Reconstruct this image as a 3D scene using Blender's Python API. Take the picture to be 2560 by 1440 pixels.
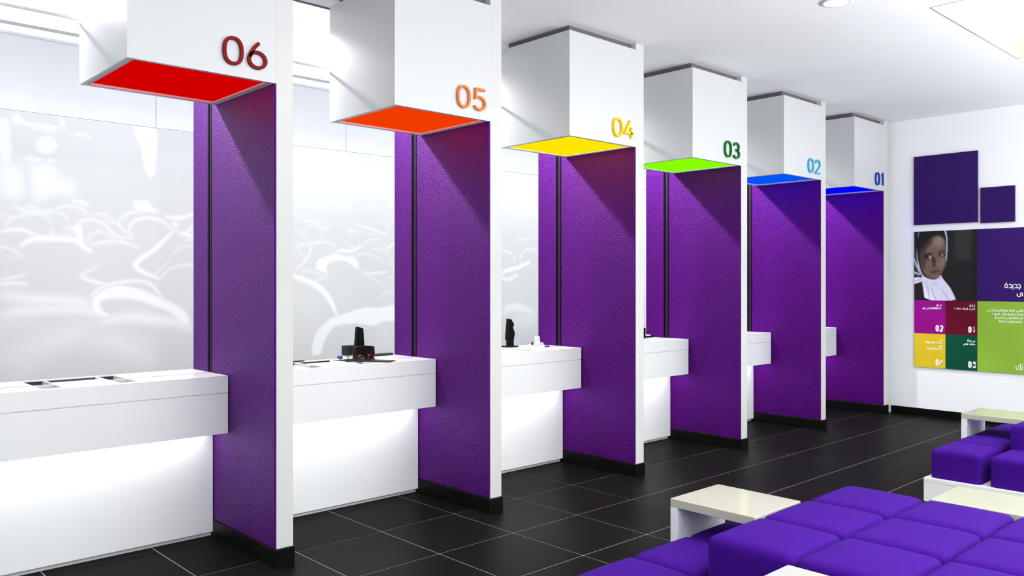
import bpy, bmesh, math, random, json
import numpy as np
from mathutils import Vector, Matrix

for o in list(bpy.data.objects): bpy.data.objects.remove(o)
SC = bpy.context.scene
COL = SC.collection

# ------------------------------------------------------------------ camera
cam_d = bpy.data.cameras.new('camera'); cam = bpy.data.objects.new('camera', cam_d); COL.objects.link(cam)
cam_d.sensor_width = 36.0; cam_d.lens = 2074.61 / 2560 * 36.0
cam_d.shift_y = -(720 - 706.656) / 2560
cam_d.clip_start = 0.05
cam.location = (-2.2093, -4.3045, 1.6)
cam.rotation_euler = (math.radians(90), 0, 0.82 - math.pi / 2)
SC.camera = cam
# ------------------------------------------------------------------ world and exposure
w = bpy.data.worlds.new('world'); SC.world = w; w.use_nodes = True
w.node_tree.nodes['Background'].inputs[0].default_value = (0.90, 0.94, 1.0, 1)
w.node_tree.nodes['Background'].inputs[1].default_value = 0.5
SC.view_settings.view_transform = 'Standard'; SC.view_settings.look = 'None'
SC.view_settings.exposure = 0.0; SC.view_settings.gamma = 1.0; SC.view_settings.use_curve_mapping = False
# light levels (radiance of the room's lamps and of added fill lights)
L_FRONT_FILL = 2.25     # unseen fill added behind the camera for the front faces
L_PANEL = 3.0         # recessed ceiling light panels of the waiting area
L_CEILING_FILL = 50.0        # unseen uplight added behind the camera to brighten the ceiling
L_CLERK = 1.6         # luminous ceiling behind the counters
L_SPOT = 12.0         # small downlights behind the glass
W_SPOT = 400.0        # watts of the aimed spots behind the glass
L_LED = 6.3           # strips under the counters
L_MURAL_FILL = 6.0         # unseen light added to brighten the lower mural
L_CANOPY = 1.0        # coloured light boxes

def area(name, loc, rot, sx, sy, radiance, col=(1, 1, 1)):
    d = bpy.data.lights.new(name, 'AREA'); d.shape = 'RECTANGLE'; d.size = sx; d.size_y = sy
    d.energy = radiance * math.pi * sx * sy; d.color = col
    o = bpy.data.objects.new(name, d); COL.objects.link(o); o.location = loc; o.rotation_euler = rot
    return o
area('front_fill_light', (2.2, -7.3, 1.75), (math.radians(90), 0, 0), 11.6, 3.3, L_FRONT_FILL, (0.985, 0.99, 1.0))  # added fill light, no window modelled
area('ceiling_fill_light', (2.2, -5.2, 1.78), (math.radians(180), 0, 0), 11.0, 0.5, L_CEILING_FILL, (0.97, 0.98, 1.0))  # added fill light aimed up at the ceiling, no fixture modelled

area('mural_fill_light', (2.0, 1.20, 3.52), (math.atan2(1.7, 2.3), 0, 0), 13.0, 0.10, L_MURAL_FILL, (1.0, 1.0, 1.0)).data.spread = math.radians(100)  # added fill light for the mural, no fixture modelled
# ------------------------------------------------------------------ measures (metres)
S = 1.60224; T = 0.104; NB = 6
H = 3.575; ZB = 2.717; ZBT = 3.52; BD = 0.783; BW = 0.80
CT, CB, CJ = 1.032, 0.68, 0.927; CF, CK = 0.592, 1.13
GL = 0.87; KP = 0.815; SK = 0.103
XW = 8.202; YB = 3.23

# ------------------------------------------------------------------ materials
def lin(c):
    return tuple((v / 255 / 12.92) if v / 255 <= 0.04045 else ((v / 255 + 0.055) / 1.055) ** 2.4 for v in c)
def mat(name, rgb, rough=0.5, spec=0.5, var=0.04, scale=6.0, bump=0.0, bscale=200.0, emit=0.0, coat=0.0, metal=0.0, sheen=0.0, linear=False, voro=False, film=False):
    m = bpy.data.materials.new(name); m.use_nodes = True; nt = m.node_tree; n = nt.nodes; l = nt.links
    b = n['Principled BSDF']
    c = rgb if linear else lin(rgb)
    tc = n.new('ShaderNodeTexCoord')
    if var:
        nz = n.new('ShaderNodeTexNoise'); nz.inputs['Scale'].default_value = scale; nz.inputs['Detail'].default_value = 3
        l.new(tc.outputs['Object'], nz.inputs['Vector'])
        mx = n.new('ShaderNodeMix'); mx.data_type = 'RGBA'
        mx.inputs[6].default_value = (*[v * (1 - var) for v in c], 1); mx.inputs[7].default_value = (*[min(1, v * (1 + var)) for v in c], 1)
        l.new(nz.outputs['Fac'], mx.inputs[0]); l.new(mx.outputs[2], b.inputs['Base Color'])
    else:
        b.inputs['Base Color'].default_value = (*c, 1)
    b.inputs['Roughness'].default_value = rough; b.inputs['Specular IOR Level'].default_value = spec
    b.inputs['Coat Weight'].default_value = coat; b.inputs['Coat Roughness'].default_value = 0.08
    b.inputs['Metallic'].default_value = metal; b.inputs['Sheen Weight'].default_value = sheen
    if bump:
        if voro:
            bz = n.new('ShaderNodeTexVoronoi'); bz.inputs['Scale'].default_value = bscale; out = bz.outputs['Distance']
        else:
            bz = n.new('ShaderNodeTexNoise'); bz.inputs['Scale'].default_value = bscale; bz.inputs['Detail'].default_value = 2; out = bz.outputs['Fac']
        l.new(tc.outputs['Object'], bz.inputs['Vector'])
        bp = n.new('ShaderNodeBump'); bp.inputs['Strength'].default_value = bump; bp.inputs['Distance'].default_value = 0.004
        if voro and var:                                   # pebbled grain: the raised grains are a shade lighter
            g2 = n.new('ShaderNodeMix'); g2.data_type = 'RGBA'; g2.blend_type = 'MULTIPLY'; g2.inputs[0].default_value = 1.0
            rp = n.new('ShaderNodeMapRange'); rp.inputs[1].default_value = 0.1; rp.inputs[2].default_value = 0.7; rp.inputs[3].default_value = 1.35; rp.inputs[4].default_value = 0.7
            l.new(out, rp.inputs[0]); l.new(mx.outputs[2], g2.inputs[6]); l.new(rp.outputs[0], g2.inputs[7]); l.new(g2.outputs[2], b.inputs['Base Color'])
        l.new(out, bp.inputs['Height']); l.new(bp.outputs['Normal'], b.inputs['Normal'])
    if emit:
        if film: b.inputs['Base Color'].default_value = (*[v * .12 for v in c], 1)
        b.inputs['Emission Color'].default_value = (*c, 1); b.inputs['Emission Strength'].default_value = emit
    return m
M = {}
M['wall'] = mat('white_wall_paint', (245, 246, 249), 0.55, 0.3, 0.01, 2)
M['ceiling'] = mat('white_ceiling_paint', (246, 247, 250), 0.7, 0.2, 0.01, 2)
M['lacquer'] = mat('white_lacquer', (226, 228, 228), 0.25, 0.5, 0.008, 3)
M['canopy'] = mat('white_lacquered_canopy_board', (199, 201, 203), 0.3, 0.4, 0.008, 3)
M['endface'] = mat('white_satin_board', (199, 200, 197), 0.35, 0.4, 0.01, 3)
M['cream'] = mat('cream_gloss_laminate', (177, 177, 158), 0.12, 0.5, 0.01, 3)
M['leather'] = mat('purple_grained_leather', (0.056, 0.0016, 0.096), 0.50, 1.0, 0.05, 5, bump=0.75, bscale=115, linear=True, voro=True)
M['leather'].node_tree.nodes['Principled BSDF'].inputs['Specular Tint'].default_value = (0.40, 0.02, 1.0, 1)
M['skirting'] = mat('black_skirting_tile', (13, 12, 11), 0.35, 0.12, 0.1, 6)
M['tile'] = mat('black_porcelain_tile', (20, 19, 17), 0.42, 0.015, 0.12, 3, bump=0.05, bscale=60)
M['grout'] = mat('grey_grout', (170, 164, 154), 0.8, 0.2, 0.08, 20)
M['rim'] = mat('grey_edge_paint', (200, 200, 204), 0.5, 0.3, 0.01)
M['dark'] = mat('dark_trim_and_gap_shade', (104, 98, 102), 0.8, 0.2, 0.05)  # trim colour, also imitates the shade above the canopy cases
M['black'] = mat('black_metal_profile', (4, 3, 5), 0.6, 0.04, 0.05)
M['profile'] = mat('dark_purple_rubber_seal', (44, 18, 54), 0.5, 0.2, 0.05)
M['greyglass'] = mat('grey_glass_insert', (66, 67, 69), 0.6, 0.06, 0.1, 12)
M['steel'] = mat('brushed_steel', (190, 192, 196), 0.3, 0.5, 0.03, metal=0.9)
M['fabric'] = mat('violet_felt_fabric', (0.038, 0.0025, 0.182), 0.85, 0.08, 0.06, 14, bump=0.22, bscale=330, linear=True)
M['plastic_black'] = mat('black_plastic', (6, 6, 7), 0.5, 0.12, 0.05)
M['plastic_brown'] = mat('dark_brown_plastic', (22, 4, 5), 0.45, 0.12, 0.05)
M['plastic_olive'] = mat('dark_olive_plastic', (40, 30, 18), 0.45, 0.15, 0.05)
M['plastic_red'] = mat('red_plastic', (215, 20, 25), 0.35, 0.4, 0.05)
M['plastic_coral'] = mat('coral_plastic', (214, 88, 66), 0.35, 0.4, 0.05)
M['plastic_blue'] = mat('blue_plastic', (30, 60, 130), 0.3, 0.5, 0.1, 40)
M['ink_blue'] = mat('violet_blue_plastic', (38, 20, 120), 0.35, 0.4, 0.05)
M['screen'] = mat('dark_monitor_glass', (20, 20, 26), 0.12, 0.5, 0.05)
M['clear'] = mat('pale_blue_clear_plastic', (196, 206, 228), 0.12, 0.5, 0.15, 60)
M['paper'] = mat('white_paper', (240, 240, 238), 0.8, 0.2, 0.01)
M['white_print'] = mat('white_print', (245, 245, 245), 0.5, 0.3, 0.005)
M['led'] = mat('led_diffuser', (255, 255, 255), 0.5, 0.2, 0.0, emit=L_LED)
M['spot'] = mat('downlight_lens', (255, 253, 246), 0.5, 0.2, 0.0, emit=L_SPOT)
M['clerk_light'] = mat('luminous_ceiling_film', (248, 250, 255), 0.5, 0.2, 0.0, emit=L_CLERK)
M['clerk_ceiling_glow'] = mat('grey_ceiling_added_glow', (244, 247, 252), 0.3, 0.4, 0.0, emit=0.8)  # glow added to plain grey ceiling to lift its brightness
M['panel_light'] = mat('light_panel_diffuser', (255, 255, 244), 0.5, 0.2, 0.0, emit=L_PANEL)
def glass_mat():
    m = bpy.data.materials.new('clear_screen_glass'); m.use_nodes = True; nt = m.node_tree; n = nt.nodes; l = nt.links
    n.remove(n['Principled BSDF'])
    t = n.new('ShaderNodeBsdfTransparent'); t.inputs[0].default_value = (0.965, 0.975, 0.975, 1)
    g = n.new('ShaderNodeBsdfGlossy'); g.inputs['Roughness'].default_value = 0.02
    f = n.new('ShaderNodeLayerWeight'); f.inputs['Blend'].default_value = 0.5      # thin pane: reflection grows towards grazing angles
    p = n.new('ShaderNodeMath'); p.operation = 'POWER'; p.inputs[1].default_value = 4.0; l.new(f.outputs['Facing'], p.inputs[0])
    q = n.new('ShaderNodeMath'); q.operation = 'MULTIPLY_ADD'; q.inputs[1].default_value = 0.35; q.inputs[2].default_value = 0.006; l.new(p.outputs[0], q.inputs[0])
    mx = n.new('ShaderNodeMixShader'); l.new(q.outputs[0], mx.inputs[0]); l.new(t.outputs[0], mx.inputs[1]); l.new(g.outputs[0], mx.inputs[2])
    l.new(mx.outputs[0], n['Material Output'].inputs['Surface'])
    return m
M['glass'] = glass_mat()
def print_mat(name, rough):
    m = bpy.data.materials.new(name); m.use_nodes = True; n = m.node_tree.nodes
    a = n.new('ShaderNodeAttribute'); a.attribute_name = 'print'
    b = n['Principled BSDF']; m.node_tree.links.new(a.outputs['Color'], b.inputs['Base Color'])
    b.inputs['Roughness'].default_value = rough; b.inputs['Specular IOR Level'].default_value = 0.4
    return m
M['photo'] = print_mat('photographic_print', 0.3)
M['mural'] = print_mat('mural_print', 0.5)

# ------------------------------------------------------------------ helpers
def BM(): return bmesh.new()
def bx(bm, x0, x1, y0, y1, z0, z1, bev=0.0, seg=2):
    vs = [bm.verts.new((x, y, z)) for x in (x0, x1) for y in (y0, y1) for z in (z0, z1)]
    fs = [bm.faces.new([vs[i] for i in q]) for q in ((0, 1, 3, 2), (4, 6, 7, 5), (0, 4, 5, 1), (2, 3, 7, 6), (0, 2, 6, 4), (1, 5, 7, 3))]
    if bev:
        es = {e for f in fs for e in f.edges}
        bmesh.ops.bevel(bm, geom=list(es), offset=bev, segments=seg, profile=0.5, affect='EDGES')
    return bm
def box(x0, x1, y0, y1, z0, z1, bev=0.0, seg=2): return bx(BM(), x0, x1, y0, y1, z0, z1, bev, seg)
def lathe(bm, prof, n=20, loc=(0, 0, 0), caps=True):
    rings = []
    for r, z in prof:
        rings.append([bm.verts.new((loc[0] + r * math.cos(2 * math.pi * k / n), loc[1] + r * math.sin(2 * math.pi * k / n), loc[2] + z)) for k in range(n)])
    for a, b in zip(rings, rings[1:]):
        for k in range(n): bm.faces.new((a[k], a[(k + 1) % n], b[(k + 1) % n], b[k]))
    if caps:
        bm.faces.new(rings[0][::-1]); bm.faces.new(rings[-1])
    return bm
def mesh(name, bm, m, smooth=False):
    bmesh.ops.recalc_face_normals(bm, faces=bm.faces[:])
    me = bpy.data.meshes.new(name); bm.to_mesh(me); bm.free()
    me.materials.append(m)
    if smooth:
        for p in me.polygons: p.use_smooth = True
    return me
def obj(name, data, parent=None, loc=(0, 0, 0), label=None):
    o = bpy.data.objects.new(name, data); COL.objects.link(o); o.location = loc
    if parent: o.parent = parent
    if label: o['label'] = label
    return o
def part(name, bm, m, parent, label=None, smooth=False): return obj(name, mesh(name, bm, m, smooth), parent, label=label)
def tag(o, label, cat, group=None):
    o['label'] = label; o['category'] = cat
    if group: o['group'] = group
    return o
def thing(name, label, cat, loc=(0, 0, 0), group=None):
    o = bpy.data.objects.new(name, None); COL.objects.link(o); o.location = loc; o.empty_display_size = 0.1
    return tag(o, label, cat, group)
def struct(name, bm, m):
    o = obj(name, mesh(name, bm, m)); o['kind'] = 'structure'; return o
def ribbon(bm, pts, w, frame, depth, flat=False):
    """stroke of width w along 2-D points; frame(u, v, d) -> 3-D"""
    P = [Vector(p) for p in pts]; n = len(P)
    closed = n > 3 and (P[0] - P[-1]).length < 1e-6
    if closed: P = P[:-1]; n -= 1
    L, R = [], []
    for i in range(n):
        a = P[i - 1] if (i > 0 or closed) else P[i]; b = P[(i + 1) % n] if (i < n - 1 or closed) else P[i]
        d0 = (P[i] - a); d1 = (b - P[i])
        if d0.length < 1e-9: d0 = d1
        if d1.length < 1e-9: d1 = d0
        d0 = d0.normalized(); d1 = d1.normalized(); t = (d0 + d1)
        t = t.normalized() if t.length > 1e-6 else d1
        nn = Vector((-t.y, t.x)); k = 1 / max(0.45, nn.dot(Vector((-d1.y, d1.x))))
        off = nn * (w / 2 * k)
        L.append(P[i] + off); R.append(P[i] - off)
    ds = (depth,) if flat else (0.0, depth)
    V = [[(bm.verts.new(frame(l.x, l.y, d)), bm.verts.new(frame(r.x, r.y, d))) for l, r in zip(L, R)] for d in ds]
    for i in range(n if closed else n - 1):
        j = (i + 1) % n
        top = V[-1]
        bm.faces.new((top[i][0], top[i][1], top[j][1], top[j][0]))
        if not flat:
            bot = V[0]
            bm.faces.new((bot[i][0], bot[j][0], bot[j][1], bot[i][1]))
            bm.faces.new((bot[i][0], top[i][0], top[j][0], bot[j][0])); bm.faces.new((bot[i][1], bot[j][1], top[j][1], top[i][1]))
    if not flat and not closed:
        for i in (0, n - 1):
            bm.faces.new((V[0][i][0], V[0][i][1], V[1][i][1], V[1][i][0]))
def arc(cx, cy, rx, ry, a0, a1, n=18):
    return [(cx + rx * math.cos(math.radians(a0 + (a1 - a0) * k / n)), cy + ry * math.sin(math.radians(a0 + (a1 - a0) * k / n))) for k in range(n + 1)]
def digit(ch):
    """centre-line strokes in a unit box (x 0..1 of the digit's width, y 0..1)"""
    if ch == '0':
        return [[(.5 + .5 * math.copysign(abs(math.cos(a)) ** .84, math.cos(a)), .5 + .5 * math.copysign(abs(math.sin(a)) ** .84, math.sin(a))) for a in [2 * math.pi * k / 40 for k in range(41)]]]
    if ch == '6':
        return [arc(.5, .31, .5, .31, 0, 360, 28), [(.02, .38), (.12, .56), (.33, .80), (.60, 1.0)]]
    if ch == '5':
        return [[(.95, 1.0), (.17, 1.0), (.12, .56)] + arc(.46, .31, .50, .31, 115, -150, 22)]
    if ch == '4':
        return [[(.62, 1.0), (.02, .26), (1.0, .26)], [(.76, .62), (.76, 0)]]
    if ch == '3':
        return [arc(.47, .755, .44, .245, 160, -80, 16) + arc(.47, .27, .50, .27, 85, -155, 20)]
    if ch == '2':
        return [arc(.5, .70, .47, .30, 165, -20, 18) + [(.80, .46), (.02, .0), (1.0, .0)]]
    if ch == '1':
        return [[(0, .80), (.9, 1.0), (.9, 0)]]
    return []

# ------------------------------------------------------------------ the setting
fl = struct('floor', box(-6, XW, -7.3, YB, -0.06, -0.002), M['grout'])
ce = BM(); LPX0, LPX1, LPY0, LPY1 = 4.045, 6.05, -4.0, -1.99
A2X0, A2X1 = 0.9, 2.9                                       # second recess, unseen, added outside the frame for its light
for q in ((-6, A2X0, -7.3, 0.957), (A2X1, LPX0, -7.3, 0.957), (LPX1, XW + .1, -7.3, 0.957), (A2X0, A2X1, -7.3, LPY0), (A2X0, A2X1, LPY1, 0.957), (LPX0, LPX1, -7.3, LPY0), (LPX0, LPX1, LPY1, 0.957),
          (-6, XW + .1, 3.22, YB)):
    bx(ce, q[0], q[1], q[2], q[3], H, H + 0.04)
ceil = struct('ceiling', ce, M['ceiling'])
wb = struct('wall_back', box(-6, XW + .1, YB, YB + 0.1, 0, H + 0.3), M['wall'])
for k in range(-2, 5):                                       # boarding above the mural, joints between the boards
    x0 = 0.498 - 1.938 + 1.938 * k
    if x0 + 1.938 > -6 and x0 < XW: part('panel', box(max(-6, x0 + 0.004), min(XW - .01, x0 + 1.934), YB - 0.012, YB, 2.972, H - 0.01), M['wall'], wb)
struct('wall_right', box(XW, XW + 0.1, -7.3, YB, 0, H + 0.3), M['wall'])
struct('wall_left', box(-6.1, -6, -7.3, YB, 0, H + 0.3), M['wall'])
struct('baseboard_right', box(XW - 0.014, XW, -7.3, -0.012, 0, 0.09, 0.003), M['skirting'])
struct('trim_1', box(-1.6, XW, 0.953, 0.963, H - 0.012, H + 0.12), M['dark'])
struct('trim_2', box(-6, XW, 2.931, 2.943, H - 0.003, H + 0.019), M['rim'])
# luminous film behind the counters, then plain ceiling given an added glow
struct('trim_3', box(-6, XW, 0.965, 2.468, H + 0.02, H + 0.035), M['clerk_light'])
struct('trim_4', box(-6, XW, 2.474, 3.218, H + 0.02, H + 0.035), M['clerk_ceiling_glow'])

# floor tiles, each its own piece where the photograph shows them
fwd = Vector((math.cos(.82), math.sin(.82), 0)); rgt = Vector((math.sin(.82), -math.cos(.82), 0)); C0 = Vector(cam.location)
def seen(p):
    d = Vector(p) - C0; z = d.dot(fwd)
    if z < 0.3: return False
    u = 1280 + 2074.6 * d.dot(rgt) / z; v = 706.7 - 2074.6 * d.z / z
    return -150 < u < 2710 and v < 1650
TL = 0.6002; GX, GY = 2.6195, -0.4286
tile_me = mesh('tile', box(-TL / 2 + .0027, TL / 2 - .0027, -TL / 2 + .0027, TL / 2 - .0027, -0.008, 0, 0.0015, 1), M['tile'])
rest = BM()
for i in range(-16, 11):
    for j in range(-12, 8):
        cx, cy = GX + (i + .5) * TL, GY + (j + .5) * TL
        x0, x1, y0, y1 = max(-6, cx - TL / 2), min(XW - .002, cx + TL / 2), max(-7.3, cy - TL / 2), min(YB, cy + TL / 2)
        if x1 - x0 < 0.02 or y1 - y0 < 0.02: continue
        vis = any(seen((x, y, 0)) for x in (x0, cx, x1) for y in (y0, cy, y1)) and cy < 1.1 and cx > -1.6
        full = x1 - x0 > TL - .01 and y1 - y0 > TL - .01
        if vis and full: obj('tile', tile_me, fl, (cx, cy, 0))
        elif vis: part('tile', box(x0 + .0022, x1 - .0022, y0 + .0022, y1 - .0022, -0.008, 0, 0.0015, 1), M['tile'], fl)
        else: bx(rest, x0 + .0022, x1 - .0022, y0 + .0022, y1 - .0022, -0.008, 0)
ro = part('outer_tiling', rest, M['tile'], fl); ro['kind'] = 'stuff'

# ------------------------------------------------------------------ ceiling lamps
def ceiling_panel(x0, x1, label):
    t = thing('ceiling_light', label, 'light', ((x0 + x1) / 2, (LPY0 + LPY1) / 2, H))
    hx, hy = (x1 - x0) / 2, (LPY1 - LPY0) / 2; b = BM(); d = 0.20
    bx(b, -hx, -hx + .012, -hy, hy, -0.002, d); bx(b, hx - .012, hx, -hy, hy, -0.002, d)
    bx(b, -hx + .012, hx - .012, -hy, -hy + .012, -0.002, d); bx(b, -hx + .012, hx - .012, hy - .012, hy, -0.002, d)
    part('recess_frame', b, M['cream'], t); part('diffuser', box(-hx + .013, hx - .013, -hy + .013, hy - .013, d - .03, d - .01), M['panel_light'], t)
ceiling_panel(LPX0, LPX1, 'large recessed square ceiling light glowing cream at upper right')
ceiling_panel(A2X0, A2X1, 'unseen square ceiling light added nearer the camera, above the picture')
def downlight(x, y, label, group=None, aim=None):
    t = thing('downlight', label, 'light', (x, y, H), group)
    b = BM(); lathe(b, [(.095, -0.002), (.105, -.010), (.085, -.014), (.078, -0.006), (.078, .02)], 24, caps=False); part('trim_ring', b, M['lacquer'], t, smooth=True)
    b = BM(); lathe(b, [(.077, -.004), (.077, .012)], 24); part('lens', b, M['spot'], t)
    if aim:
        d = bpy.data.lights.new('spot', 'SPOT'); d.energy = W_SPOT; d.spot_size = math.radians(84); d.spot_blend = 1.0; d.shadow_soft_size = 0.05; d.color = (1.0, .985, .96)
        o = obj('spot_beam', d, t, (0, 0, -.03)); o.rotation_euler = Vector(aim).to_track_quat('-Z', 'Y').to_euler()
    return t
names = ['06', '05', '04', '03', '02', '01']
HUE = ['red', 'orange', 'yellow', 'green', 'light blue', 'deep blue']
for i in range(NB):
    downlight(i * S - (1.03 if i < 3 else 1.03), 1.60, 'round downlight in the ceiling behind the glass of the %s-lit counter' % HUE[i], aim=(.95, -1.3, -1.9))
downlight(3.43, -1.60, 'round downlight in the waiting area ceiling at the top edge, near the square light')

# ------------------------------------------------------------------ partitions and numbered canopies
leather_me = mesh('leather_panel', box(-0.012, 0, 0.003, GL - 0.033, SK + .004, 3.50, 0.002), M['leather'])
leather2_me = mesh('leather_panel', box(-0.012, 0, GL + 0.033, 1.13, SK + .004, H - 0.02, 0.002), M['leather'])
core_me = mesh('core_board', box(0, T, 0, 1.13, SK, H, 0.0025), M['endface'])
sk = BM(); bx(sk, -0.016, T + 0.004, -0.012, 1.13, 0, SK, 0.0025); skirt_me = mesh('skirting', sk, M['skirting'])
chan_me = mesh('glass_channel', box(-0.011, 0, GL + 0.012, GL + 0.032, CT + .001, 3.1), M['black']); chan2_me = mesh('glass_channel', box(-0.011, 0, GL - 0.032, GL - 0.020, CT + .001, 3.1), M['black'])
seal_me = mesh('seal', box(-0.007, 0, GL - 0.0195, GL + 0.011, CT + .001, 3.1), M['profile'])
shell = BM()                                                  # open-bottomed case: four sides and a top
e = 0.018
bx(shell, -BW, 0, 0.0, e, ZB, ZBT); bx(shell, -BW, 0, BD - e, BD, ZB, ZBT); bx(shell, -BW, -BW + e, e, BD - e, ZB, ZBT); bx(shell, -e, 0, e, BD - e, ZB, ZBT)
bx(shell, -BW + e, -e, e, BD - e, ZBT - e, ZBT)
shell_me = mesh('case', shell, M['canopy'])
r0, r1 = 0.006, 0.034
rim_mes = [mesh('rim', box(x0, x1, y0, y1, ZB + .002, ZB + .012), M['rim']) for x0, x1, y0, y1 in ((-BW + r0, -r0, r0, r1), (-BW + r0, -r0, BD - r1, BD - r0), (-BW + r0, -BW + r1 + .01, r1, BD - r1), (-r1 - .01, -r0, r1, BD - r1))]
gap_shade_me = mesh('gap_shade', box(-BW + .05, -.004, .05, BD - .05, ZBT, H - .001), M['dark'])  # dark block imitating the shaded gap between case and ceiling
CC = [((205, 0, 0), (118, 8, 18), 'red'), ((236, 58, 0), (214, 122, 66), 'orange'), ((255, 226, 0), (244, 196, 0), 'yellow'),
      ((132, 250, 0), (16, 104, 30), 'green'), ((0, 82, 240), (74, 168, 200), 'light blue'), ((0, 0, 250), (18, 62, 160), 'deep blue')]
NUMC = ['dark red', 'copper orange', 'yellow', 'dark green', 'light blue', 'royal blue']
DX = [((-.3145, -.200), (-.176, -.062)), ((-.306, -.190), (-.165, -.047)), ((-.304, -.186), (-.168, -.040)), ((-.305, -.188), (-.160, -.045)), ((-.312, -.193), (-.160, -.040)), ((-.262, -.146), (-.085, -.043))]
for i in range(NB):
    n = names[i]
    if i < 5: where = f'white-ended partition with purple leather side carrying the {HUE[i]} canopy number {n}'
    else: where = 'white-ended partition with purple leather side against the far wall, carrying the deep blue canopy'
    t = thing('partition', where, 'partition', (i * S, 0, 0), 'service partitions')
    obj('core_board', core_me, t); obj('leather_panel', leather_me, t, label='purple grained leather panel'); obj('skirting', skirt_me, t, label='black skirting')
    obj('leather_panel', leather2_me, t, label='purple grained leather panel behind the glass')
    obj('glass_channel', chan_me, t, label='black glazing channel'); obj('glass_channel', chan2_me, t, label='black glazing channel'); obj('seal', seal_me, t, label='dark purple seal')
    c = thing('canopy', f'white box canopy with {CC[i][2]} glowing underside and {NUMC[i]} number {n}', 'canopy', (i * S, -0.0, 0), 'numbered canopies')
    obj('case', shell_me, c); [obj('rim', q, c) for q in rim_mes]; obj('gap_shade', gap_shade_me, c)
    em = mat('light_film_' + CC[i][2].replace(' ', '_'), CC[i][0], 0.6, 0.0, 0.0, emit=L_CANOPY, film=True)
    part('light_panel', box(-BW + r1 + .008, -r1 - .008, r1, BD - r1, ZB + .014, ZB + .02), em, c, f'{CC[i][2]} backlit panel')
    al = area('canopy_glow', (-BW / 2, BD / 2, ZB + .0135), (0, 0, 0), BW - .09, BD - .07, 2.2, lin(CC[i][0])); al.parent = c
    dm = mat('numeral_' + NUMC[i].replace(' ', '_'), CC[i][1], 0.5, 0.12, 0.02)
    sw = 0.0175 if i < 3 else 0.0165
    for k, chh in enumerate(n):
        x0, x1 = DX[i][k]; z0, z1 = 2.772, 2.927; h2 = sw / 2
        bb = BM()
        for s in digit(chh):
            pts = [(x0 + h2 + p[0] * (x1 - x0 - sw), z0 + h2 + p[1] * (z1 - z0 - sw)) for p in s]
            ribbon(bb, pts, sw, lambda u, v, d: (u, -d, v), 0.018)
        part('numeral', bb, dm, c, f'{NUMC[i]} digit {chh}')

# ------------------------------------------------------------------ counters
X0, XR = -S + T + .006, -.0165
HX0, HX1, HY0, HY1 = -1.02, -0.53, 0.655, 1.075                # pass-through tray
def counter(i):
    n = names[i]
    t = thing('counter', f'white cantilevered service counter under the {HUE[i]} canopy number {n}', 'counter', (i * S, 0, 0), 'service counters')
    b = BM(); B = 0.0
    bx(b, X0, HX0, CF, CK, CJ + .003, CT); bx(b, HX1, XR, CF, CK, CJ + .003, CT)
    bx(b, HX0, HX1, CF, HY0, CJ + .003, CT); bx(b, HX0, HX1, HY1, CK, CJ + .003, CT)
    part('worktop', b, M['lacquer'], t)
    part('apron', box(X0, XR, CF + .001, CK, CB, CJ - .002, 0.0), M['lacquer'], t)
    part('joint_strip', box(X0 + .002, XR - .002, CF + .006, CK - .004, CJ - .002, CJ + .003), M['rim'], t)
    for u0, u1 in ((X0, HX0 - .012), (HX1 + .012, XR)): part('seam', box(u0, u1, GL - .034, GL - .031, CT - .0005, CT + .0006), M['profile'], t)
    part('base_panel', box(X0, XR, KP, KP + .02, 0.03, CB - .001), M['lacquer'], t, 'lit white base panel')
    part('plinth', box(X0, XR, KP + .03, CK, 0.0, 0.03), M['rim'], t)
    part('body', box(X0, XR, KP + .02, CK, 0.03, CB - .001), M['lacquer'], t)
    part('led_strip', box(X0 + .06, -.07, 0.65, 0.80, CB - .003, CB - .0005), M['led'], t, 'white light strip under the counter')
    # tray: white curved dish in the middle, grey glass squares and white bars on both sides
    td = BM(); NS = 14; xa, xb = HX0 + .115, HX1 - .105
    for k in range(NS):
        def P(f): return HY0 + (HY1 - HY0) * f, CT - .004 - 0.062 * math.sin(math.pi * min(1, f * 1.15)) ** .8 if f < .87 else CT - .066
        (ya, za), (yb2, zb2) = P(k / NS), P((k + 1) / NS)
        td.faces.new([td.verts.new(q) for q in ((xa, ya, za), (xb, ya, za), (xb, yb2, zb2), (xa, yb2, zb2))])
    bmesh.ops.remove_doubles(td, verts=td.verts[:], dist=1e-5)
    tr = part('tray', td, M['lacquer'], t, 'white curved pass-through dish', smooth=True)
    part('tray_back', box(HX0 + .002, HX1 - .002, HY1 - .012, HY1 - .001, CT - .09, CT - .004), M['plastic_olive'] if i == 1 else M['greyglass'], tr)
    part('tray_floor', box(HX0 + .002, HX1 - .002, HY0 + .001, HY1 - .012, CT - .095, CT - .088), M['greyglass'], tr)
    for (u0, u1) in ((HX0 + .004, xa - .016), (xb + .016, HX1 - .004)):
        for (v0, v1) in ((HY0 + .004, GL - .045), (GL - .02, HY1 - .016)):
            part('glass_insert', box(u0, u1, v0, v1, CT - .03, CT - .022), M['greyglass'], tr)
    for (u0, u1) in ((HX0 + .001, xa - .0165), (xb + .0165, HX1 - .001)): part('bar', box(u0, u1, GL - .044, GL - .022, CT - .03, CT - .001), M['lacquer'], tr)
    for u0 in (xa - .016, xb): part('bar', box(u0, u0 + .016, HY0 + .001, HY1 - .013, CT - .05, CT - .001), M['lacquer'], tr)
    return t
for i in range(NB): counter(i)
gme = {}
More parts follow.
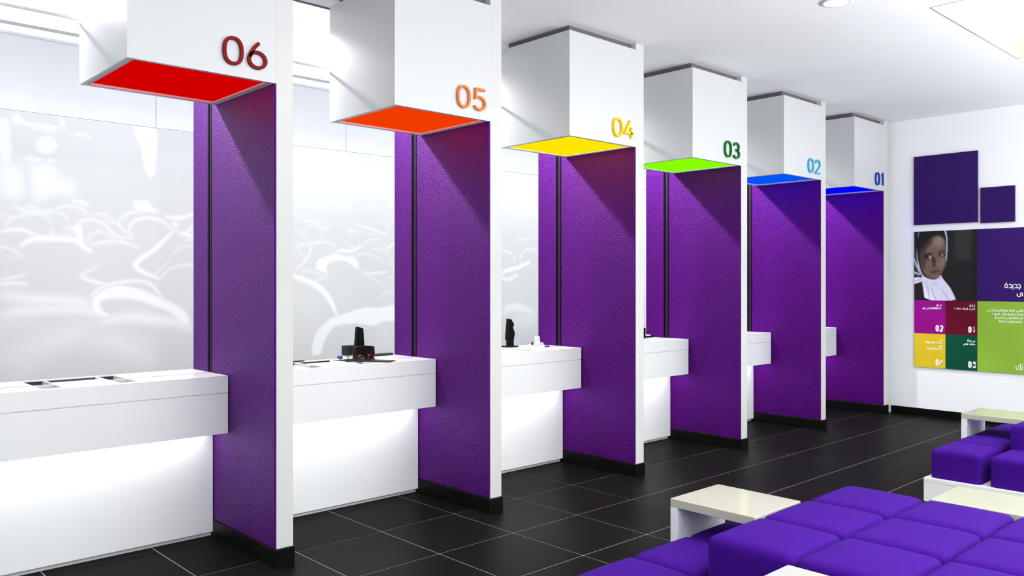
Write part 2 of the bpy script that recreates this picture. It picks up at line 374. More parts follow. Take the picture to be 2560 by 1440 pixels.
for i in range(NB):
    x0, x1 = -S + T + .004, -.022
    t = thing('glass_screen', f'clear glass screen on the counter under the {HUE[i]} canopy number {names[i]}', 'screen', (i * S, GL, CT), 'glass screens')
    part('pane', box(x0, x1, -.005, .005, .0015, 3.104 - CT), M['glass'], t)
    part('edge_strip', box(x0, x1, -.006, .006, 3.105 - CT, 3.118 - CT), M['lacquer'], t, 'polished white top edge')

# ------------------------------------------------------------------ things on the counters
def at(i, x, y, z=CT + .001): return (i * S + x, y, z)
# counter 05
t = thing('monitor', 'black monitor seen edge-on above the stamp rack on counter 05', 'monitor', at(1, -.425, .988))
b = BM(); vs = [b.verts.new(p) for p in ((-.042, -.02, .07), (.034, -.02, .07), (.022, -.02, .228), (-.026, -.02, .240), (-.042, .02, .07), (.034, .02, .07), (.022, .02, .228), (-.026, .02, .240))]
for q in ((0, 1, 2, 3), (7, 6, 5, 4), (0, 4, 5, 1), (1, 5, 6, 2), (2, 6, 7, 3), (3, 7, 4, 0)): b.faces.new([vs[k] for k in q])
bmesh.ops.bevel(b, geom=b.edges[:], offset=.004, segments=2, affect='EDGES'); part('housing', b, M['plastic_black'], t)
part('stand', box(-.016, .016, -.016, .016, .012, .08, .003), M['plastic_black'], t); part('foot', box(-.05, .05, -.021, .021, 0, .012, .003), M['plastic_black'], t)
t = thing('desk_device', 'square black device behind the glass left of the edge-on monitor on counter 05', 'device', at(1, -.445, 1.06))
part('casing', box(-.07, .045, -.036, .036, .025, .098, .004), M['plastic_black'], t)
for sx in (-.055, .03):
    part('foot', box(sx - .008, sx + .008, -.03, .03, 0, .025, .002), M['clear'], t)
part('slot', box(-.05, .025, -.038, -.0355, .060, .065), M['screen'], t)
t = thing('stamp_rack', 'dark brown stamp rack with red-tipped stamps on counter 05', 'stamp rack', at(1, -.43, .925))
b = BM(); P0 = [(-.080, .036), (-.080, .094), (-.055, .101), (0, .103), (.072, .095), (.076, .036)]
va = [b.verts.new((x, -.035, z)) for x, z in P0]; vb = [b.verts.new((x, .035, z)) for x, z in P0]
b.faces.new(va); b.faces.new(vb[::-1])
for k in range(6): b.faces.new((va[k], va[(k + 1) % 6], vb[(k + 1) % 6], vb[k]))
bmesh.ops.bevel(b, geom=b.edges[:], offset=.003, segments=2, affect='EDGES'); part('head', b, M['plastic_brown'], t)
b = BM()
for x0, x1 in ((-.074, -.012), (.014, .030), (.056, .073)): bx(b, x0, x1, -.03, .03, .006, .039)
part('post', b, M['plastic_olive'], t); part('base', box(-.077, .076, -.034, .034, 0, .007, .002), M['plastic_olive'], t)
part('stamp', box(-.070, -.042, -.038, -.0305, .030, .038, .002), M['plastic_coral'], t, 'coral stamp tip'); part('stamp', box(.010, .034, -.040, -.0305, .030, .041, .003), M['plastic_red'], t, 'red stamp tip')
b = BM()
for px, pz in ((-.062, .026), (-.062, .013), (-.042, .013), (-.022, .013)): bx(b, px - .003, px + .003, -.0312, -.0302, pz - .003, pz + .003)
part('label', b, M['white_print'], t, 'small white dots')
t = thing('plastic_roll', 'small blue and clear plastic roll left of the black device on counter 05', 'roll', at(1, -.575, 1.0))
b = BM(); lathe(b, [(.006, -.02), (.014, -.018), (.014, .018), (.006, .02)], 16); bmesh.ops.rotate(b, verts=b.verts[:], matrix=Matrix.Rotation(math.radians(90), 3, 'X')); bmesh.ops.translate(b, verts=b.verts[:], vec=(-.012, 0, .020)); part('roll', b, M['plastic_blue'], t, smooth=False)
part('base', box(-.032, .085, -.022, .022, 0, .006, .002), M['clear'], t)
def paper(i, name, x, y, sx, sy, z, rz, label, m, th=.004):
    b = BM(); n = 6
    g = [[b.verts.new(((u / n - .5) * sx, (v / n - .5) * sy, .004 * math.sin(u * 1.1 + v * .7) * (u / n))) for v in range(n + 1)] for u in range(n + 1)]
    for u in range(n):
        for v in range(n): b.faces.new((g[u][v], g[u + 1][v], g[u + 1][v + 1], g[u][v + 1]))
    r = bmesh.ops.extrude_face_region(b, geom=b.faces[:]); bmesh.ops.translate(b, verts=[q for q in r['geom'] if isinstance(q, bmesh.types.BMVert)], vec=(0, 0, th))
    o = obj(name, mesh(name, b, m, True), None, at(i, x, y, z)); o.rotation_euler[2] = rz
    return tag(o, label, 'paper')
paper(1, 'plastic_sleeve', -.66, .715, .14, .075, CT - .030, .1, 'crinkled clear plastic sleeve lying in the tray of counter 05', M['clear'])
paper(1, 'paper_sheet', -.82, .72, .15, .085, CT - .034, -.05, 'white paper sheet lying in the tray of counter 05', M['paper'], .002)
b = box(-.06, .06, -.19, .19, 0, .006, .002)
o = obj('tray_margin_strip', mesh('tray_margin_strip', b, M['plastic_olive']), None, at(1, -.475, .80)); o.rotation_euler[2] = .55  # dark strip standing in for the tray's dark right margin
tag(o, 'narrow dark strip standing in for the dark right tray margin on counter 05', 'tray_margin_strip')
def desk_item(i, name, x, y, sx, sy, sz, m, label, cat):
    o = obj(name, mesh(name, box(-sx / 2, sx / 2, -sy / 2, sy / 2, 0, sz, min(sz, sx, sy) * .2), m), None, at(i, x, y)); return tag(o, label, cat)
desk_item(1, 'desk_tool', -.14, 1.10, .17, .035, .018, M['greyglass'], 'flat grey item at the back edge of counter 05 beside the purple wall', 'desk item')
desk_item(1, 'thin_strip', -.95, 1.105, .26, .03, .005, M['black'], 'thin black strip along the back edge of counter 05', 'strip')
# counter 04
t = thing('monitor', 'black desktop monitor in profile at the left of counter 04', 'monitor', at(2, -.445, 1.06))
b = BM(); V2 = [(-.030, .065), (.035, .045), (.055, .12), (.036, .16), (.032, .215), (.010, .245), (-.012, .25)]
va = [b.verts.new((x, -.02, z)) for x, z in V2]; vb = [b.verts.new((x, .02, z)) for x, z in V2]
b.faces.new(va); b.faces.new(vb[::-1])
for k in range(len(V2)): b.faces.new((va[k], va[(k + 1) % len(V2)], vb[(k + 1) % len(V2)], vb[k]))
part('housing', b, M['plastic_black'], t); part('stand', box(-.02, .045, -.016, .016, .008, .08, .002), M['plastic_black'], t); part('foot', box(-.05, .07, -.05, .05, 0, .01, .003), M['plastic_black'], t)
part('webcam', box(.034, .052, -.012, .012, .185, .212, .003), M['ink_blue'], t)
t = thing('leaflet_holder', 'small upright white holder at the right of counter 04', 'holder', at(2, -.055, 1.07))
part('base', box(-.12, .028, -.03, .03, 0, .006, .001), M['lacquer'], t)
b = BM(); vs = [b.verts.new(p) for p in ((-.045, .0, .005), (.012, .0, .005), (.03, .03, .078), (-.028, .03, .078), (-.045, .006, .005), (.012, .006, .005), (.03, .036, .078), (-.028, .036, .078))]
for q in ((0, 1, 2, 3), (7, 6, 5, 4), (0, 4, 5, 1), (1, 5, 6, 2), (2, 6, 7, 3), (3, 7, 4, 0)): b.faces.new([vs[k] for k in q])
part('back_plate', b, M['lacquer'], t); part('lip', box(-.12, .02, -.03, -.026, .005, .022), M['lacquer'], t); part('clip', box(-.122, -.112, -.032, -.02, .006, .03), M['black'], t)
desk_item(2, 'pen_rest', -.175, .855, .045, .02, .010, M['ink_blue'], 'tiny violet-blue block lying on counter 04', 'block')
paper(2, 'leaflets', -.68, .74, .17, .12, CT - .036, .12, 'grey-white leaflets lying in the tray of counter 04', M['paper'], .003)
# counter 03
t = thing('document_tray', 'flat black document tray on counter 03 next to the purple wall', 'tray', at(3, -.20, 1.055))
part('shell', box(-.20, .155, -.055, .055, 0, .018, .004), M['plastic_black'], t); part('sheets', box(-.19, .11, -.05, .05, .018, .026, .001), M['paper'], t)
desk_item(3, 'phone_rest', -.30, .95, .05, .05, .11, M['plastic_black'], 'black upright handset rest half hidden by the partition on counter 03', 'handset')

# ------------------------------------------------------------------ mural on the back wall
def srgb2lin(a):
    a = a / 255.0
    return np.where(a <= 0.04045, a / 12.92, ((a + 0.055) / 1.055) ** 2.4)
def blur(a, r, axis_n=3):
    for _ in range(axis_n):
        for ax in (0, 1):
            c = np.cumsum(np.concatenate([np.repeat(np.take(a, [0], ax), r + 1, ax), a, np.repeat(np.take(a, [-1], ax), r, ax)], ax), ax)
            n = a.shape[ax]
            a = (np.take(c, range(2 * r + 1, 2 * r + 1 + n), ax) - np.take(c, range(0, n), ax)) / (2 * r + 1)
    return a
def poly_mask(pts, gx, gy):
    inside = np.zeros(gx.shape, bool); n = len(pts)
    for k in range(n):
        x0, y0 = pts[k]; x1, y1 = pts[(k + 1) % n]
        if y0 == y1: continue
        c = ((y0 > gy) != (y1 > gy)) & (gx < (x1 - x0) * (gy - y0) / (y1 - y0) + x0)
        inside ^= c
    return inside
def smooth_line(pts, it=2):
    P = [np.array(p, float) for p in pts]
    for _ in range(it):
        Q = [P[0]]
        for a, b in zip(P, P[1:]): Q += [a * .75 + b * .25, a * .25 + b * .75]
        Q.append(P[-1]); P = Q
    return P
def print_grid(name, W, Hh, pos, colours, m):
    """a sheet of W x Hh vertices with the print as a colour attribute"""
    me = bpy.data.meshes.new(name)
    idx = np.arange(W * Hh).reshape(Hh, W)
    f = np.stack([idx[:-1, :-1], idx[:-1, 1:], idx[1:, 1:], idx[1:, :-1]], -1).reshape(-1, 4)
    me.vertices.add(W * Hh); me.vertices.foreach_set('co', pos.astype(np.float32).ravel())
    me.loops.add(f.size); me.loops.foreach_set('vertex_index', f.astype(np.int32).ravel())
    me.polygons.add(len(f)); me.polygons.foreach_set('loop_start', np.arange(0, f.size, 4, dtype=np.int32))
    me.update(calc_edges=True)
    a = me.color_attributes.new('print', 'FLOAT_COLOR', 'POINT')
    rgba = np.ones((W * Hh, 4), np.float32); rgba[:, :3] = colours.reshape(-1, 3); a.data.foreach_set('color', rgba.ravel())
    me.materials.append(m); me.validate()
    return me
STROKES = json.loads('''[["p",[[-0.701,2.891],[-0.633,2.896],[-0.621,2.535],[-0.701,2.532]],0,0.7,0],["p",[[-0.617,2.939],[-0.548,2.939],[-0.544,2.885],[-0.272,2.883],[-0.216,2.88],[-0.224,2.865],[-0.34,2.86],[-0.548,2.861],[-0.613,2.875]],0,0.75,0],["p",[[-0.276,2.963],[-0.25,2.961],[-0.246,2.9],[-0.216,2.875],[-0.272,2.883]],0,0.75,0],["p",[[-0.489,2.845],[-0.416,2.857],[-0.408,2.839],[-0.483,2.828]],0,0.9,0],["p",[[-0.404,2.849],[-0.349,2.859],[-0.298,2.853],[-0.298,2.834],[-0.357,2.823],[-0.399,2.831]],0,0.9,0],["p",[[-0.211,2.838],[-0.181,2.843],[-0.185,2.829],[-0.209,2.828]],0,0.8,0],["p",[[-0.167,2.84],[-0.114,2.845],[-0.016,2.823],[-0.025,2.815],[-0.123,2.826],[-0.167,2.824]],0,0.8,0],["p",[[-0.45,2.71],[-0.433,2.768],[-0.374,2.799],[-0.323,2.796],[-0.315,2.754],[-0.285,2.748],[-0.298,2.69],[-0.349,2.642],[-0.399,2.65],[-0.441,2.665]],0,0.65,0],["p",[[-0.544,2.593],[-0.499,2.612],[-0.425,2.606],[-0.404,2.594],[-0.433,2.577],[-0.532,2.579]],0,0.9,0],["p",[[-0.383,2.591],[-0.34,2.602],[-0.293,2.6],[-0.306,2.587],[-0.374,2.58]],0,0.85,0],["p",[[-0.701,2.527],[-0.54,2.543],[-0.528,2.257],[-0.701,2.264]],0,0.75,1],["p",[[-0.484,2.562],[-0.298,2.566],[-0.289,2.453],[-0.167,2.454],[-0.154,2.388],[-0.167,2.291],[-0.237,2.334],[-0.306,2.324],[-0.391,2.276],[-0.408,2.256],[-0.489,2.25]],0,0.75,1],["p",[[0.307,2.962],[0.494,2.976],[0.509,2.809],[0.494,2.582],[0.459,2.522],[0.429,2.52],[0.385,2.633],[0.365,2.848],[0.317,2.847]],0,0.8,0],["p",[[0.302,2.303],[0.341,2.321],[0.449,2.323],[0.459,2.262],[0.529,2.236],[0.519,2.22],[0.351,2.225],[0.302,2.248]],0,0.8,0],["s",[[-0.398,2.251],[-0.362,2.299],[-0.306,2.325],[-0.249,2.312],[-0.202,2.264]],0.009,0.5,0],["s",[[-0.181,2.271],[-0.117,2.281],[-0.064,2.25]],0.03,0.9,0],["s",[[-0.306,2.2],[-0.265,2.226],[-0.181,2.239],[-0.117,2.229],[-0.064,2.174]],0.016,1.0,0],["s",[[-0.701,2.127],[-0.644,2.128],[-0.605,2.119]],0.009,1.0,0],["s",[[-0.663,2.031],[-0.658,2.069],[-0.624,2.11],[-0.547,2.138],[-0.478,2.156],[-0.408,2.155],[-0.357,2.129],[-0.328,2.085]],0.015,1.0,0],["s",[[-0.605,2.21],[-0.507,2.166],[-0.408,2.166],[-0.326,2.196]],0.02,1.0,0],["s",[[-0.527,2.215],[-0.458,2.214],[-0.418,2.177]],0.018,0.9,0],["s",[[-0.387,2.145],[-0.337,2.179],[-0.275,2.179],[-0.233,2.153],[-0.212,2.097]],0.013,1.0,0],["s",[[-0.701,2.002],[-0.624,2.021],[-0.576,2.029],[-0.507,2.01],[-0.438,1.982]],0.027,1.0,0],["s",[[-0.342,2.039],[-0.337,2.0],[-0.311,1.973]],0.016,1.0,0],["s",[[-0.311,1.973],[-0.265,1.974],[-0.212,1.988],[-0.17,2.024]],0.011,1.0,0],["s",[[-0.556,1.891],[-0.507,1.937],[-0.428,1.963],[-0.337,1.96],[-0.233,1.964],[-0.139,1.95],[-0.096,1.899],[-0.031,1.86]],0.048,1,0],["s",[[-0.239,2.064],[-0.202,2.057],[-0.17,2.036],[-0.139,2.095],[-0.074,2.133],[0.012,2.126],[0.09,2.088],[0.123,2.03],[0.191,1.985],[0.271,1.982],[0.299,2.002]],0.018,1.0,0],["s",[[-0.155,2.025],[-0.139,2.083],[-0.128,2.008],[-0.107,1.928]],0.046,1,0],["s",[[-0.042,2.164],[0.034,2.18],[0.112,2.166],[0.146,2.132]],0.013,1.0,0],["s",[[0.079,2.129],[0.157,2.115],[0.202,2.082],[0.236,2.035],[0.288,2.001]],0.016,1.0,0],["s",[[-0.069,1.929],[-0.053,1.982],[0.001,2.037],[0.067,2.028],[0.157,1.972]],0.012,1.0,0],["s",[[-0.042,1.913],[0.034,1.939],[0.123,1.959],[0.213,1.95],[0.294,1.929],[0.358,1.901]],0.019,1.0,0],["s",[[0.168,2.128],[0.213,2.154],[0.259,2.204],[0.323,2.214],[0.422,2.238],[0.518,2.219]],0.016,1.0,0],["s",[[0.305,1.984],[0.276,2.025],[0.271,2.085],[0.305,2.129],[0.363,2.162],[0.446,2.172],[0.542,2.159],[0.615,2.107],[0.64,2.064],[0.714,2.055]],0.02,1.0,0],["s",[[0.578,2.192],[0.652,2.177],[0.764,2.196],[0.847,2.238]],0.033,1.0,0],["s",[[0.64,2.145],[0.689,2.123],[0.652,2.102]],0.028,1.0,0],["s",[[0.64,2.052],[0.566,1.975],[0.494,1.898],[0.399,1.835],[0.305,1.76],[0.352,1.712],[0.422,1.677],[0.53,1.634]],0.041,1.0,0],["s",[[0.714,2.042],[0.764,2.044],[0.847,2.01]],0.033,1.0,0],["s",[[0.64,1.853],[0.664,1.891],[0.739,1.924],[0.847,1.946]],0.011,1.0,0],["s",[[0.53,1.628],[0.578,1.703],[0.652,1.741],[0.739,1.761],[0.847,1.766]],0.015,1.0,0],["s",[[0.482,1.665],[0.53,1.714],[0.627,1.802]],0.012,0.8,0],["s",[[0.752,1.981],[0.847,2.01]],0.015,1.0,0],["s",[[0.764,2.057],[0.847,2.124]],0.028,0.9,0],["s",[[-0.701,1.882],[-0.644,1.878],[-0.595,1.852],[-0.556,1.803],[-0.537,1.82]],0.015,1.0,0],["s",[[-0.653,1.801],[-0.595,1.802],[-0.542,1.792]],0.009,0.7,0],["s",[[-0.701,1.614],[-0.615,1.642],[-0.517,1.664]],0.018,1.0,0],["s",[[-0.701,1.587],[-0.595,1.598],[-0.507,1.592]],0.024,1.0,0],["s",[[-0.133,1.661],[-0.074,1.685],[0.029,1.744]],0.014,1.0,0],["s",[[-0.123,1.655],[-0.042,1.615],[0.079,1.586]],0.026,1.0,0],["s",[[-0.037,1.451],[-0.02,1.51],[0.056,1.568],[0.157,1.597],[0.271,1.615],[0.399,1.616],[0.482,1.567],[0.53,1.492],[0.566,1.455]],0.026,1.0,0],["p",[[-0.037,1.44],[0.001,1.498],[0.101,1.568],[0.236,1.579],[0.375,1.543],[0.53,1.468],[0.677,1.404],[0.777,1.326],[0.802,1.25],[0.764,1.213],[0.702,1.253],[0.591,1.355],[0.47,1.395],[0.352,1.446],[0.213,1.466],[0.079,1.462],[0.029,1.439],[0.045,1.368],[0.123,1.319],[0.056,1.297],[-0.031,1.369]],0,1,0],["s",[[-0.701,1.516],[-0.586,1.481],[-0.408,1.457],[-0.223,1.454],[-0.096,1.441],[-0.031,1.405]],0.069,1,1],["s",[[-0.701,1.33],[-0.586,1.371],[-0.408,1.389],[-0.202,1.385],[-0.053,1.37],[0.079,1.308]],0.069,1,1],["s",[[-0.701,1.221],[-0.624,1.284],[-0.507,1.347],[-0.377,1.366]],0.067,0.8,2],["s",[[0.012,1.239],[0.123,1.289],[0.294,1.302],[0.47,1.272],[0.64,1.255],[0.752,1.213],[0.815,1.173]],0.074,1,1],["s",[[-0.701,0.959],[-0.605,1.018],[-0.458,1.077],[-0.285,1.136],[-0.139,1.175],[0.012,1.239]],0.103,1,2],["s",[[-0.096,1.127],[0.079,1.131],[0.236,1.076],[0.352,0.985],[0.446,0.882]],0.108,0.9,2],["s",[[-0.576,0.806],[-0.547,0.926],[-0.468,1.01],[-0.347,1.071]],0.101,0.8,2],["s",[[1.826,2.144],[1.886,2.123],[1.947,2.085],[1.998,2.04],[2.039,2.0]],0.009,1.0,0],["s",[[1.926,2.093],[1.967,2.15],[2.019,2.18],[2.091,2.179],[2.144,2.148],[2.17,2.075],[2.149,2.032]],0.008,1.0,0],["s",[[1.876,1.972],[1.947,1.988],[2.05,2.0],[2.154,2.018],[2.25,2.016],[2.325,1.976]],0.014,1.0,0],["s",[[2.039,1.995],[2.024,1.93],[1.988,1.837],[1.856,1.725]],0.017,1.0,0],["s",[[1.876,1.963],[1.926,1.9],[1.967,1.823]],0.008,1.0,0],["s",[[1.871,2.237],[1.916,2.249],[1.967,2.224],[2.05,2.219],[2.133,2.204],[2.229,2.213]],0.015,1.0,0],["s",[[2.218,2.124],[2.223,2.18],[2.282,2.216],[2.358,2.22],[2.413,2.199]],0.01,1.0,0],["s",[[2.102,2.175],[2.165,2.159],[2.218,2.142]],0.024,0.9,0],["s",[[2.363,2.244],[2.402,2.279],[2.457,2.282],[2.501,2.251]],0.008,0.6,0],["s",[[2.435,2.133],[2.49,2.159],[2.546,2.152],[2.602,2.12]],0.014,1.0,0],["s",[[2.446,2.124],[2.512,2.131],[2.58,2.095],[2.602,1.999]],0.01,1.0,0],["s",[[2.524,2.223],[2.58,2.255],[2.636,2.272],[2.694,2.251]],0.012,1.0,0],["s",[[2.535,2.214],[2.625,2.199],[2.717,2.193],[2.821,2.149],[2.975,2.115]],0.025,0.9,0],["s",[[2.602,2.12],[2.648,2.156],[2.717,2.179],[2.798,2.163]],0.012,1.0,0],["s",[[2.614,2.092],[2.682,2.123],[2.763,2.127],[2.833,2.095],[2.88,2.042],[2.916,1.994]],0.011,1.0,0],["s",[[2.642,1.918],[2.659,2.006],[2.705,2.056],[2.786,2.074],[2.862,2.057]],0.012,1.0,0],["s",[[2.717,2.252],[2.856,2.254],[2.975,2.265]],0.012,0.8,0],["s",[[2.951,2.164],[2.969,2.225],[3.042,2.253]],0.016,0.8,0],["s",[[2.446,2.009],[2.501,1.977],[2.557,1.969],[2.636,1.986]],0.011,1.0,0],["s",[[2.315,1.919],[2.38,1.935],[2.468,1.928],[2.535,1.934],[2.58,1.974],[2.636,1.981]],0.027,1.0,0],["s",[[2.717,1.919],[2.763,1.96],[2.856,1.972],[2.939,1.935],[2.999,1.856],[3.048,1.737]],0.011,1.0,0],["s",[[2.546,1.877],[2.625,1.903],[2.728,1.905],[2.833,1.868],[2.904,1.815]],0.013,1.0,0],["s",[[2.939,1.965],[2.999,2.006],[3.048,2.028]],0.026,0.9,0],["p",[[2.081,1.792],[2.123,1.839],[2.25,1.88],[2.315,1.9],[2.424,1.874],[2.535,1.886],[2.591,1.81],[2.591,1.742],[2.524,1.77],[2.446,1.827],[2.336,1.839],[2.239,1.804],[2.197,1.766],[2.218,1.714],[2.154,1.718]],0,1,0],["p",[[2.076,1.745],[2.112,1.82],[2.207,1.84],[2.175,1.793],[2.207,1.718],[2.218,1.69],[2.144,1.717]],0,1,0],["s",[[1.916,1.706],[1.998,1.73],[2.102,1.689],[2.229,1.666]],0.011,1.0,0],["s",[[2.07,1.624],[2.144,1.643],[2.234,1.662]],0.013,1.0,0],["s",[[2.591,1.76],[2.648,1.703],[2.763,1.645],[2.856,1.605],[2.951,1.516]],0.012,1.0,0],["s",[[2.648,1.683],[2.763,1.704],[2.957,1.72]],0.026,0.8,0],["s",[[2.957,1.66],[3.06,1.661]],0.01,1.0,0],["s",[[2.868,1.407],[2.88,1.467],[2.928,1.496],[3.06,1.505]],0.014,0.8,0],["s",[[1.826,1.669],[1.916,1.642],[2.039,1.596],[2.144,1.54],[2.229,1.454],[2.282,1.359],[2.325,1.273]],0.058,1,0],["s",[[1.896,1.468],[1.998,1.383],[2.102,1.297],[2.133,1.231]],0.075,0.35,2],["p",[[2.034,0.863],[2.039,0.984],[2.091,1.102],[2.186,1.192],[2.293,1.255],[2.446,1.279],[2.557,1.32],[2.682,1.337],[2.88,1.328],[3.066,1.374],[3.066,1.163],[2.88,1.189],[2.81,1.123],[2.602,1.169],[2.315,1.164],[2.239,1.096],[2.175,0.996],[2.144,0.857]],0,1,0],["s",[[2.81,1.172],[2.892,1.09],[2.951,0.968],[2.963,0.808]],0.07,0.7,2],["s",[[4.611,1.982],[4.7,1.999],[4.803,1.968],[4.86,1.855]],0.017,1.0,0],["s",[[4.946,1.876],[4.959,1.972],[5.066,2.028],[5.201,2.016],[5.297,1.98]],0.017,1.0,0],["s",[[4.894,2.122],[4.986,2.164],[5.093,2.129]],0.019,0.8,0],["s",[[5.066,2.147],[5.174,2.171],[5.297,2.165]],0.016,0.8,0],["s",[[4.611,1.702],[4.725,1.759],[4.907,1.78],[5.039,1.839],[5.12,1.86]],0.05,1.0,0],["s",[[4.624,1.664],[4.751,1.627],[4.907,1.704]],0.041,0.8,0],["s",[[4.636,1.197],[4.725,1.288],[4.881,1.304],[5.066,1.262],[5.201,1.201]],0.076,1,1],["s",[[4.777,1.136],[5.039,1.128],[5.256,1.18]],0.115,0.8,2],["s",[[4.959,2.908],[4.999,2.624],[5.039,2.454]],0.011,0.5,0]]''')
MX0, MX1, MZ0, MZ1 = -1.3, 5.6, 0.55, 2.968; RES = 0.0105
Wm, Hm = int((MX1 - MX0) / RES), int((MZ1 - MZ0) / RES)
gx, gz = np.meshgrid(np.linspace(MX0, MX1, Wm), np.linspace(MZ0, MZ1, Hm))
white = np.zeros(gx.shape)
def comp(mask, a): np.maximum(white, mask * a, out=white)
for kind, pts, wd, a, bl in STROKES:
    xs = [p[0] for p in pts]; zs = [p[1] for p in pts]; pad = wd + .12
    i0, i1 = np.searchsorted(gx[0], [min(xs) - pad, max(xs) + pad]); j0, j1 = np.searchsorted(gz[:, 0], [min(zs) - pad, max(zs) + pad])
    i1 = max(i1, i0 + 2); j1 = max(j1, j0 + 2)
    sx, sz = gx[j0:j1, i0:i1], gz[j0:j1, i0:i1]
    if sx.size == 0: continue
    if kind == 'p': mk = poly_mask(smooth_line(pts + [pts[0]], 1)[:-1], sx, sz).astype(float)
    else:
        P = smooth_line(pts); n = len(P); mk = np.zeros(sx.shape)
        for k in range(n - 1):
            a0, a1 = P[k], P[k + 1]; d = a1 - a0; L2 = d @ d + 1e-12
            tt = np.clip(((sx - a0[0]) * d[0] + (sz - a0[1]) * d[1]) / L2, 0, 1)
            dist = np.hypot(sx - a0[0] - tt * d[0], sz - a0[1] - tt * d[1])
            f = (k + tt) / (n - 1); hw = wd / 2 * (0.35 + 0.65 * np.sin(np.pi * f) ** .6)
            mk = np.maximum(mk, np.clip((hw - dist) / RES + .5, 0, 1))
    mk = blur(mk, {0: 1, 1: 3, 2: 8}[bl], 1 if bl == 0 else 2)
    white[j0:j1, i0:i1] = np.maximum(white[j0:j1, i0:i1], mk * a)
# a pale sky in the print of the right-hand sheets
sky = np.clip((gx - 1.2) / .4, 0, 1) * np.clip((gz - 2.15) / .45, 0, 1) * .75
white = np.clip(np.maximum(white, sky), 0, 1)
base = 222 + 6 * np.clip((gz - 1.2) / 1.5, 0, 1)
g = base + (251 - base) * white
cols = srgb2lin(np.stack([g, g, g + .5], -1))
pos = np.stack([gx, np.full(gx.shape, YB - 0.015), gz], -1)
mu = obj('mural', print_grid('mural', Wm, Hm, pos, cols, M['mural']))
tag(mu, 'pale grey and white mural print of a seated crowd on the wall behind the counters', 'mural')
# give the sheet its thickness
md = mu.modifiers.new('thickness', 'SOLIDIFY'); md.thickness = 0.004; md.offset = 1 if False else -1

# ------------------------------------------------------------------ wall panels and poster on the far wall
def wall_panel(y1, y0, z0, z1, label):
    o = obj('wall_panel', mesh('wall_panel', box(XW - .03, XW - .001, y0, y1, z0, z1, .0015), mat('deep_purple_acrylic', (44, 10, 92), .3, .2, .02)))
    return tag(o, label, 'panel')
wall_panel(-.289, -.993, 2.295, 3.116, 'larger dark purple square panel on the far wall')
wall_panel(-1.023, -1.372, 2.281, 2.684, 'smaller dark purple square panel on the far wall')
pt = thing('poster', 'big poster board with child portrait, coloured fields and Arabic text on far wall', 'poster', (XW, 0, 0))
PF = -.017
def field(name, y0, y1, z0, z1, rgb, label, m=None):
    return part(name, box(PF, -.001, y1 + .0004, y0 - .0004, z0 + .0004, z1 - .0004), m or mat('print_' + name, rgb, .3, .25, .01), pt, label)
Yc, Ye = -.9875, -1.75; Ym = -.643; zt, zm, zq, zb = 2.214, 1.388, .992, .587
fields = {
    'purple': field('purple_field', Yc, Ye, zm, zt, (50, 12, 100), 'purple field with white Arabic lettering'),
    'lime': field('lime_field', Yc, Ye, zb, zm, (142, 184, 60), 'lime green field with white Arabic lettering'),
    'magenta': field('magenta_field', -.289, Ym, zq, zm, (146, 0, 132), 'magenta field numbered 02'),
    'maroon': field('maroon_field', Ym, Yc, zq, zm, (100, 0, 34), 'maroon field numbered 01'),
    'yellow': field('yellow_field', -.289, Ym, zb, zq, (222, 192, 36), 'yellow field numbered 04'),
    'green': field('green_field', Ym, Yc, zb, zq, (0, 76, 56), 'dark green field numbered 03')}
photo_back = field('photo_field', -.289, Yc, zm, zt, (20, 18, 17), 'portrait of a child in a white headscarf')
